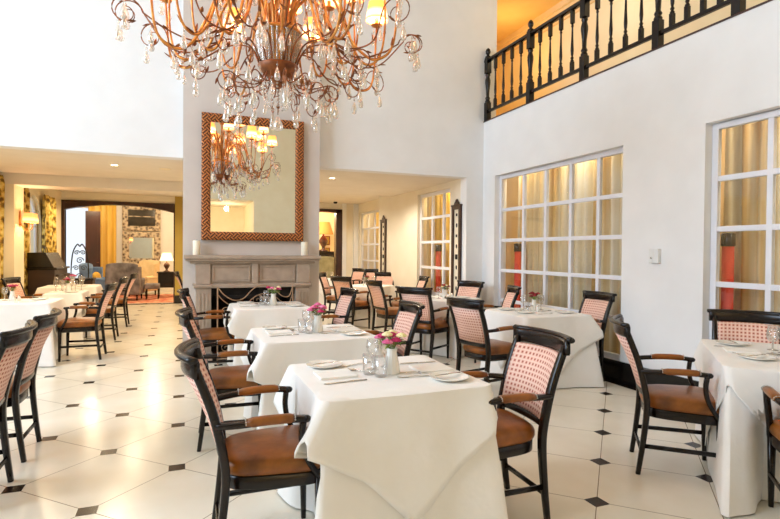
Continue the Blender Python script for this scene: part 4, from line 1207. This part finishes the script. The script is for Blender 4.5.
# ================================================================== LOUNGE SEEN THROUGH THE LEFT DOORWAY
r_ = MB().box((-2.6,15.75,-.01),(.6,18.7,.003)).build('rug', M_RUG); tag(r_, 'red patterned rug on the lounge floor beyond the left doorway', 'rug')
def armchair(x, y, rz, w, h, mat, lab, legm=None, cush=None, name='armchair', wings=True):
    r = empty(name, (x, y, 0), R(rz), lab, 'armchair')
    MB().box((-.34,-w/2,.16),(.36,w/2,.34)).build('base', mat, r, bevel=.03, seg=3)
    MB().box((-.20,-w/2+.13,.34),(.38,w/2-.13,.47)).build('seat_cushion', mat, r, bevel=.04, seg=3)
    rows = []
    for sgn in (1,-1):
        for (xx, zz) in ([(-.24,.30),(-.30,.70),(-.36,h)] if sgn > 0 else [(-.46,h),(-.42,.70),(-.38,.18)]):
            rows.append([(xx-.03*math.cos(math.pi*(i/12-.5)*.9), (w/2)*(i/6-1)*(1 if zz < h else .93), zz-(.05*abs(i/6-1)**3 if zz == h else 0)) for i in range(13)])
    rows.append(rows[0])
    bk = MB().grid(rows)
    for q in (0,12): bk.add([rows[j][q] for j in range(6)], [(0,1,4,5),(1,2,3,4)])
    bk.build('back', mat, r, bevel=.02)
    for s in (-1,1):
        mb = MB().box((-.34,min(s*(w/2-.13),s*w/2),.30),(.34,max(s*(w/2-.13),s*w/2),.58)); mb.sweep([(-.34,s*(w/2-.06),.58),(.36,s*(w/2-.06),.57)], .075, .06, 10, power=.9)
        if wings: mb.box((-.36,min(s*(w/2-.06),s*w/2),.58),(-.06,max(s*(w/2-.06),s*w/2),h-.12))
        mb.build('arm', mat, r, bevel=.03, seg=3)
        for xx in (-.28,.30): MB().sweep([(xx,s*(w/2-.08),0),(xx,s*(w/2-.08),.17)], [.018,.026], None, 8, (0,1,0), power=.6).build('leg', M_WOOD, r)
    if cush: MB().blob((-.10,0,.62),(.08,.2,.18),12,8).build('cushion', cush, r)
    return r
armchair(-1.53,16.9,82,.88,1.08,M_GREYV,'grey velvet armchair with its back to the left doorway')
armchair(-1.18,18.3,245,.70,1.12,M_CREAMF,'cream wing armchair facing the doorway under the ornate mirror')
armchair(-2.26,17.35,-25,.56,1.05,M_BLUEF,'pale blue armchair beside the open dark door',cush=M_GOLDF)
# iron chair
ic = empty('iron_chair', (-2.56,16.1,0), R(-80), 'black wrought-iron chair with a tall scrolled back, inside the left doorway', 'chair')
bk = spline([(0,-.19,.45),(0,-.20,.9),(0,-.16,1.35),(0,-.06,1.58),(0,0,1.53),(0,.06,1.58),(0,.16,1.35),(0,.20,.9),(0,.19,.45)],6)
mb = MB().tube(bk,.016,6)
for cy_, cz_, rr, sg in [(-.07,1.36,.065,1),(.07,1.36,.065,-1),(0,1.15,.09,1),(-.09,.95,.07,-1),(.09,.95,.07,1),(0,.72,.09,-1)]:
    mb.tube([(0,cy_+sg*rr*(1-t/24)*math.cos(t*.45),cz_+rr*(1-t/24)*math.sin(t*.45)) for t in range(22)],.012,5)
mb.build('back', M_IRONB, ic)
MB().box((0,-.24,.43),(.45,.24,.47)).build('seat', M_IRONB, ic, bevel=.01)
for xx in (.02,.43):
    for yy in (-.22,.22): MB().tube([(xx,yy,0),(xx,yy,.44)],.013,6).build('leg', M_IRONB, ic)
# dark door leaf standing open
dl = empty('open_door', (-2.56,18.3,0), R(8), 'dark reddish-brown panelled door leaf standing open in the left doorway', 'door')
MB().box((-.20,-.03,.01),(.20,.03,2.62)).build('leaf', M_WOODR, dl, bevel=.004)
for z0, z1 in ((.2,1.0),(1.15,2.45)):
    MB().box((-.13,-.04,z0),(.13,-.03,z1)).build('raised_panel', M_WOODR, dl, bevel=.008)
MB().tube([(.16,-.03,1.05),(.16,-.08,1.05),(.09,-.085,1.05)],.009,6).build('handle', M_BRONZE, dl)
drape(19.5,-2.86,-2.05,.02,2.95,M_DRAPEY,'amber curtain on the lounge back wall, left of the ornate mirror','lounge curtains',.04,.18,'x')
# two-tier ornate mirror
om = empty('trumeau_mirror', (-1.29,19.56,.95), 0, 'tall two-tier mirror in a carved silvery frame on the lounge wall', 'mirror')
frame_prism(MB(), .58,.55,.20,-.03,.07).build('lower_frame', M_ORNATE, om).location = (0,0,.56)
MB().box((-.40,-.03,.18),(.40,.02,.94)).build('mirror_glass', M_MIRROR, om)
frame_prism(MB(), .58,.44,.17,-.03,.07).build('upper_frame', M_ORNATE, om).location = (0,0,1.57)
MB().box((-.42,-.03,1.28),(.42,.02,1.86)).build('dark_panel', M_SMOKY, om)
MB().box((-.40,-.10,1.60),(.40,-.03,1.63)).build('shelf', M_ORNATE, om, bevel=.005)
# side table and lamp
t = empty('side_table', (-.46,17.6,0), 0, 'dark side table under the cream lamp in the lounge', 'table')
MB().box((-.27,-.25,.74),(.27,.25,.78)).build('tabletop', M_WOOD, t, bevel=.006)
MB().box((-.24,-.22,.30),(.24,.22,.74)).build('cupboard', M_WOOD, t, bevel=.006)
for sx in (-.22,.22):
    for sy in (-.2,.2): MB().sweep([(sx,sy,0),(sx,sy,.32)],[.016,.022],None,8,(0,1,0),power=.6).build('leg', M_WOOD, t)
def lamp(x, y, z, s, mat, lab):
    l = empty('table_lamp', (x, y, z), 0, lab, 'lamp')
    MB().lathe([(.0001,0),(.09*s,0),(.09*s,.02*s),(.04*s,.04*s),(.03*s,.08*s),(.085*s,.17*s),(.09*s,.21*s),(.05*s,.28*s),(.02*s,.31*s),(.015*s,.40*s)],18).build('base', M_LAMPBASE, l)
    MB().lathe([(.20*s,.34*s),(.12*s,.58*s),(.118*s,.58*s),(.198*s,.34*s)],24,cap=False).build('lamp_shade', mat, l)
    return l
lamp(-.46,17.55,.78,1.0,M_LAMPW,'table lamp with glowing cream shade on the dark side table in the lounge')
st = empty('footstool', (-.83,17.0,0), 0, 'dark upholstered stool in front of the lounge side table', 'stool')
MB().box((-.2,-.2,.30),(.2,.2,.46)).build('cushion', M_GREYV, st, bevel=.04, seg=3)
for sx in (-.16,.16):
    for sy in (-.16,.16): MB().tube([(sx,sy,0),(sx,sy,.31)],.018,6).build('leg', M_WOOD, st)
# dark cabinet by the left wall
cb = empty('cabinet', (-2.50,12.3,0), 0, 'dark wooden cabinet with a slanted raised top by the left wall', 'cabinet')
MB().box((-.22,-.60,.08),(.22,.60,1.05)).build('body', M_DARKW, cb, bevel=.01)
MB().box((-.24,-.58,0),(.24,.58,.08)).build('plinth', M_WOOD, cb)
MB().box((-.24,-.62,1.05),(.26,.62,1.09)).build('top', M_WOOD, cb, bevel=.008)
v = [(-.24,-.55,1.09),(.20,-.55,1.09),(.20,.55,1.09),(-.24,.55,1.09),(-.24,-.55,1.38),(.06,-.55,1.38),(.06,.55,1.38),(-.24,.55,1.38)]
MB().add(v,[(0,3,2,1),(4,5,6,7),(0,1,5,4),(1,2,6,5),(2,3,7,6),(3,0,4,7)],False).build('sloped_lid', M_BLACK, cb, bevel=.008)
for k in (-.30,.30): MB().box((.22,k-.22,.18),(.275,k+.26,.95)).build('front_panel', M_DARKW, cb, bevel=.006)
MB().tube([(-.05,.0+.16*math.cos(math.pi*i/14),1.38+.11*math.sin(math.pi*i/14)) for i in range(15)],.008,6).build('hoop_handle', M_IRONB, cb)
ds = empty('stand', (-2.02,13.15,0), 0, 'small dark stand beside the cabinet, before the left doorway', 'stand')
MB().box((-.22,-.2,.78),(.22,.2,.82)).build('top', M_WOOD, ds, bevel=.006)
MB().box((-.2,-.18,.55),(.2,.18,.78)).build('drawer_box', M_DARKW, ds, bevel=.006)
for sx in (-.18,.18):
    for sy in (-.16,.16): MB().tube([(sx,sy,0),(sx,sy,.56)],.016,6).build('leg', M_WOOD, ds)
# ================================================================== STUDY SEEN THROUGH THE RIGHT DOORWAY
cs = empty('console_table', (4.62,17.9,0), 0, 'dark console table beyond the right doorway, under the orange lamp', 'table')
MB().box((-.55,-.2,1.39),(.55,.2,1.45)).build('tabletop', M_WOOD, cs, bevel=.008)
MB().box((-.52,-.18,.92),(.52,.18,1.39)).build('drawer_case', M_WOOD, cs, bevel=.008)
for sx in (-.48,.48):
    for sy in (-.15,.15): MB().sweep([(sx,sy,0),(sx,sy,.94)],[.02,.03],None,8,(0,1,0),power=.6).build('leg', M_WOOD, cs)
lamp(4.55,17.85,1.45,1.75,M_LAMPO,'table lamp with orange shade and dark urn base on the console beyond the right doorway')
armchair(4.38,16.9,75,.80,1.28,M_GREENF,'sage upholstered armchair seen from behind, inside the right doorway')
for k, (zz, lab) in enumerate([(1.85,'upper small dark-framed picture right of the orange lamp'),(1.42,'lower small dark-framed picture right of the orange lamp')]):
    p = empty('picture', (4.93,18.88,zz), 0, lab, 'picture', 'small pictures in the study')
    frame_prism(MB(), .13,.17,.035,-.015,.02).build('picture_frame', M_BRONZE, p)
    MB().box((-.10,-.006,-.14),(.10,.012,.14)).build('print', M_OLIVE, p)

# ================================================================== LIGHT
def L(kind, name, loc, energy, col, rot=(0,0,0), size=None, sy=None, rad=None, spread=None):
    d = bpy.data.lights.new(name, kind); d.energy = energy; d.color = col
    o = bpy.data.objects.new(name, d); link(o); o.location = loc; o.rotation_euler = rot
    if kind == 'AREA':
        d.shape = 'RECTANGLE' if sy else 'SQUARE'; d.size = size
        if sy: d.size_y = sy
        if spread: d.spread = spread
    elif rad is not None: d.shadow_soft_size = rad
    return o
def SPOT(name, loc, energy, col):
    o = L('SPOT', name, loc, energy, col, rad=.08); o.data.spot_size = R(165); o.data.spot_blend = .5
    return o
WARM = (1.0,.72,.42); WARM2 = (1.0,.80,.52); DAY = (.66,.82,1.0)
for i, (a, b, c, d) in enumerate(OL):
    L('AREA', 'daylight_%d' % i, (-5.75,(a+b)/2,(c+d)/2), DAYW, DAY, (0,R(-90),0), d-c, b-a)
for i, (x, y, z) in enumerate(LIGHTS):
    L('POINT', 'candle_%d' % i, (x+.68, y+4.10, z), CANDW, WARM, rad=.05)
for i, (x, y, z, e) in enumerate([(-.92,8.52,2.6,1),(-1.9,8.6,2.6,1),(-.9,11.6,2.75,1.2),(-1.9,13.6,2.75,1.2),(-.6,13.6,2.75,1)]):  # first is the modelled downlight; the others are added warm fill without fixtures
    SPOT('dining_light_%d' % i, (x, y, z), LOWW*e, WARM2)
for i, (x, y, z, e) in enumerate([(2.31,8.5,2.6,1),(3.3,9.4,2.6,1),(2.6,11.6,2.75,1),(3.9,13.4,2.75,1)]):  # only the first has a downlight; the rest are fixtureless spots added as ambient fill
    SPOT('recess_light_%d' % i, (x, y, z), LOWW*1.1*e, (1.0,.91,.77))
for s in (-1,1):
    L('POINT', 'sconce_light', (-2.37, 10.40+s*.11, 1.96), 9, WARM, rad=.05)
for i, y in enumerate((8.6,6.2,3.2,0.0)):
    L('POINT', 'gallery_light_%d' % i, (5.7,y,5.3), GALW*(1.3,.8,1,1)[i], ((1.0,.72,.34),(1.0,.88,.66),(1.0,.88,.66),(1.0,.88,.66))[i], rad=.2)
for i, y in enumerate((7.0,5.6,2.6,1.2)):
    L('POINT', 'passage_light_%d' % i, (4.95,y,3.2), PASW, (1.0,.84,.58), rad=.1)
L('POINT', 'recess_passage_light', (4.68,8.8,2.85), PASW*.6, (1.0,.78,.42), rad=.06)
L('POINT', 'alcove_passage_light', (5.35,14.3,2.85), PASW*.7, (1.0,.8,.45), rad=.06)
for i, (x, y) in enumerate([(-2.4,17.2),(-.8,17.0),(.8,17.5)]):
    L('POINT', 'lounge_light_%d' % i, (x,y,2.9), 60, WARM2, rad=.1)
L('POINT', 'lounge_lamp', (-.46,17.55,1.24), 8, WARM, rad=.05)
L('POINT', 'study_light', (3.8,17.0,2.85), 200, WARM2, rad=.1)
L('POINT', 'study_lamp', (4.55,17.85,2.2), 12, WARM, rad=.05)
for i, x in enumerate((-1.2,.2,1.6)):
    L('POINT', 'rear_bay_light_%d' % i, (x,-7.2,3.1), 40, WARM2, rad=.08)
w = bpy.data.worlds.new('sky'); sc.world = w; w.use_nodes = True
bg = w.node_tree.nodes['Background']; bg.inputs['Color'].default_value = (.86,.93,1.0,1); bg.inputs['Strength'].default_value = 1.1

# ================================================================== CAMERA
f_px, pitch, roll, yaw = 524.99, R(.83556), R(.47476), R(45-23.456)
F0 = Vector((math.sin(yaw), math.cos(yaw), 0)); R0 = Vector((math.cos(yaw), -math.sin(yaw), 0)); U0 = Vector((0,0,1))
F = F0*math.cos(pitch)-U0*math.sin(pitch); U = U0*math.cos(pitch)+F0*math.sin(pitch)
rt = R0*math.cos(roll)+U*math.sin(roll); up = U*math.cos(roll)-R0*math.sin(roll)
cam = bpy.data.cameras.new('camera'); co = bpy.data.objects.new('camera', cam); link(co)
m = Matrix((rt, up, -F)).transposed().to_4x4(); m.translation = Vector((0,0,1.45)); co.matrix_world = m
cam.sensor_width = 36; cam.lens = f_px/780*36; cam.clip_start = .02; cam.clip_end = 100
sc.camera = co
sc.view_settings.view_transform = 'Standard'; sc.view_settings.look = 'None'; sc.view_settings.gamma = 1
sc.view_settings.use_curve_mapping = False
sc.view_settings.exposure = EXPO
sc.cycles.use_denoising = True
sc.cycles.max_bounces = 8; sc.cycles.diffuse_bounces = 5; sc.cycles.glossy_bounces = 4; sc.cycles.transparent_max_bounces = 24
sc.cycles.caustics_reflective = False; sc.cycles.caustics_refractive = False
sc.cycles.sample_clamp_indirect = 4
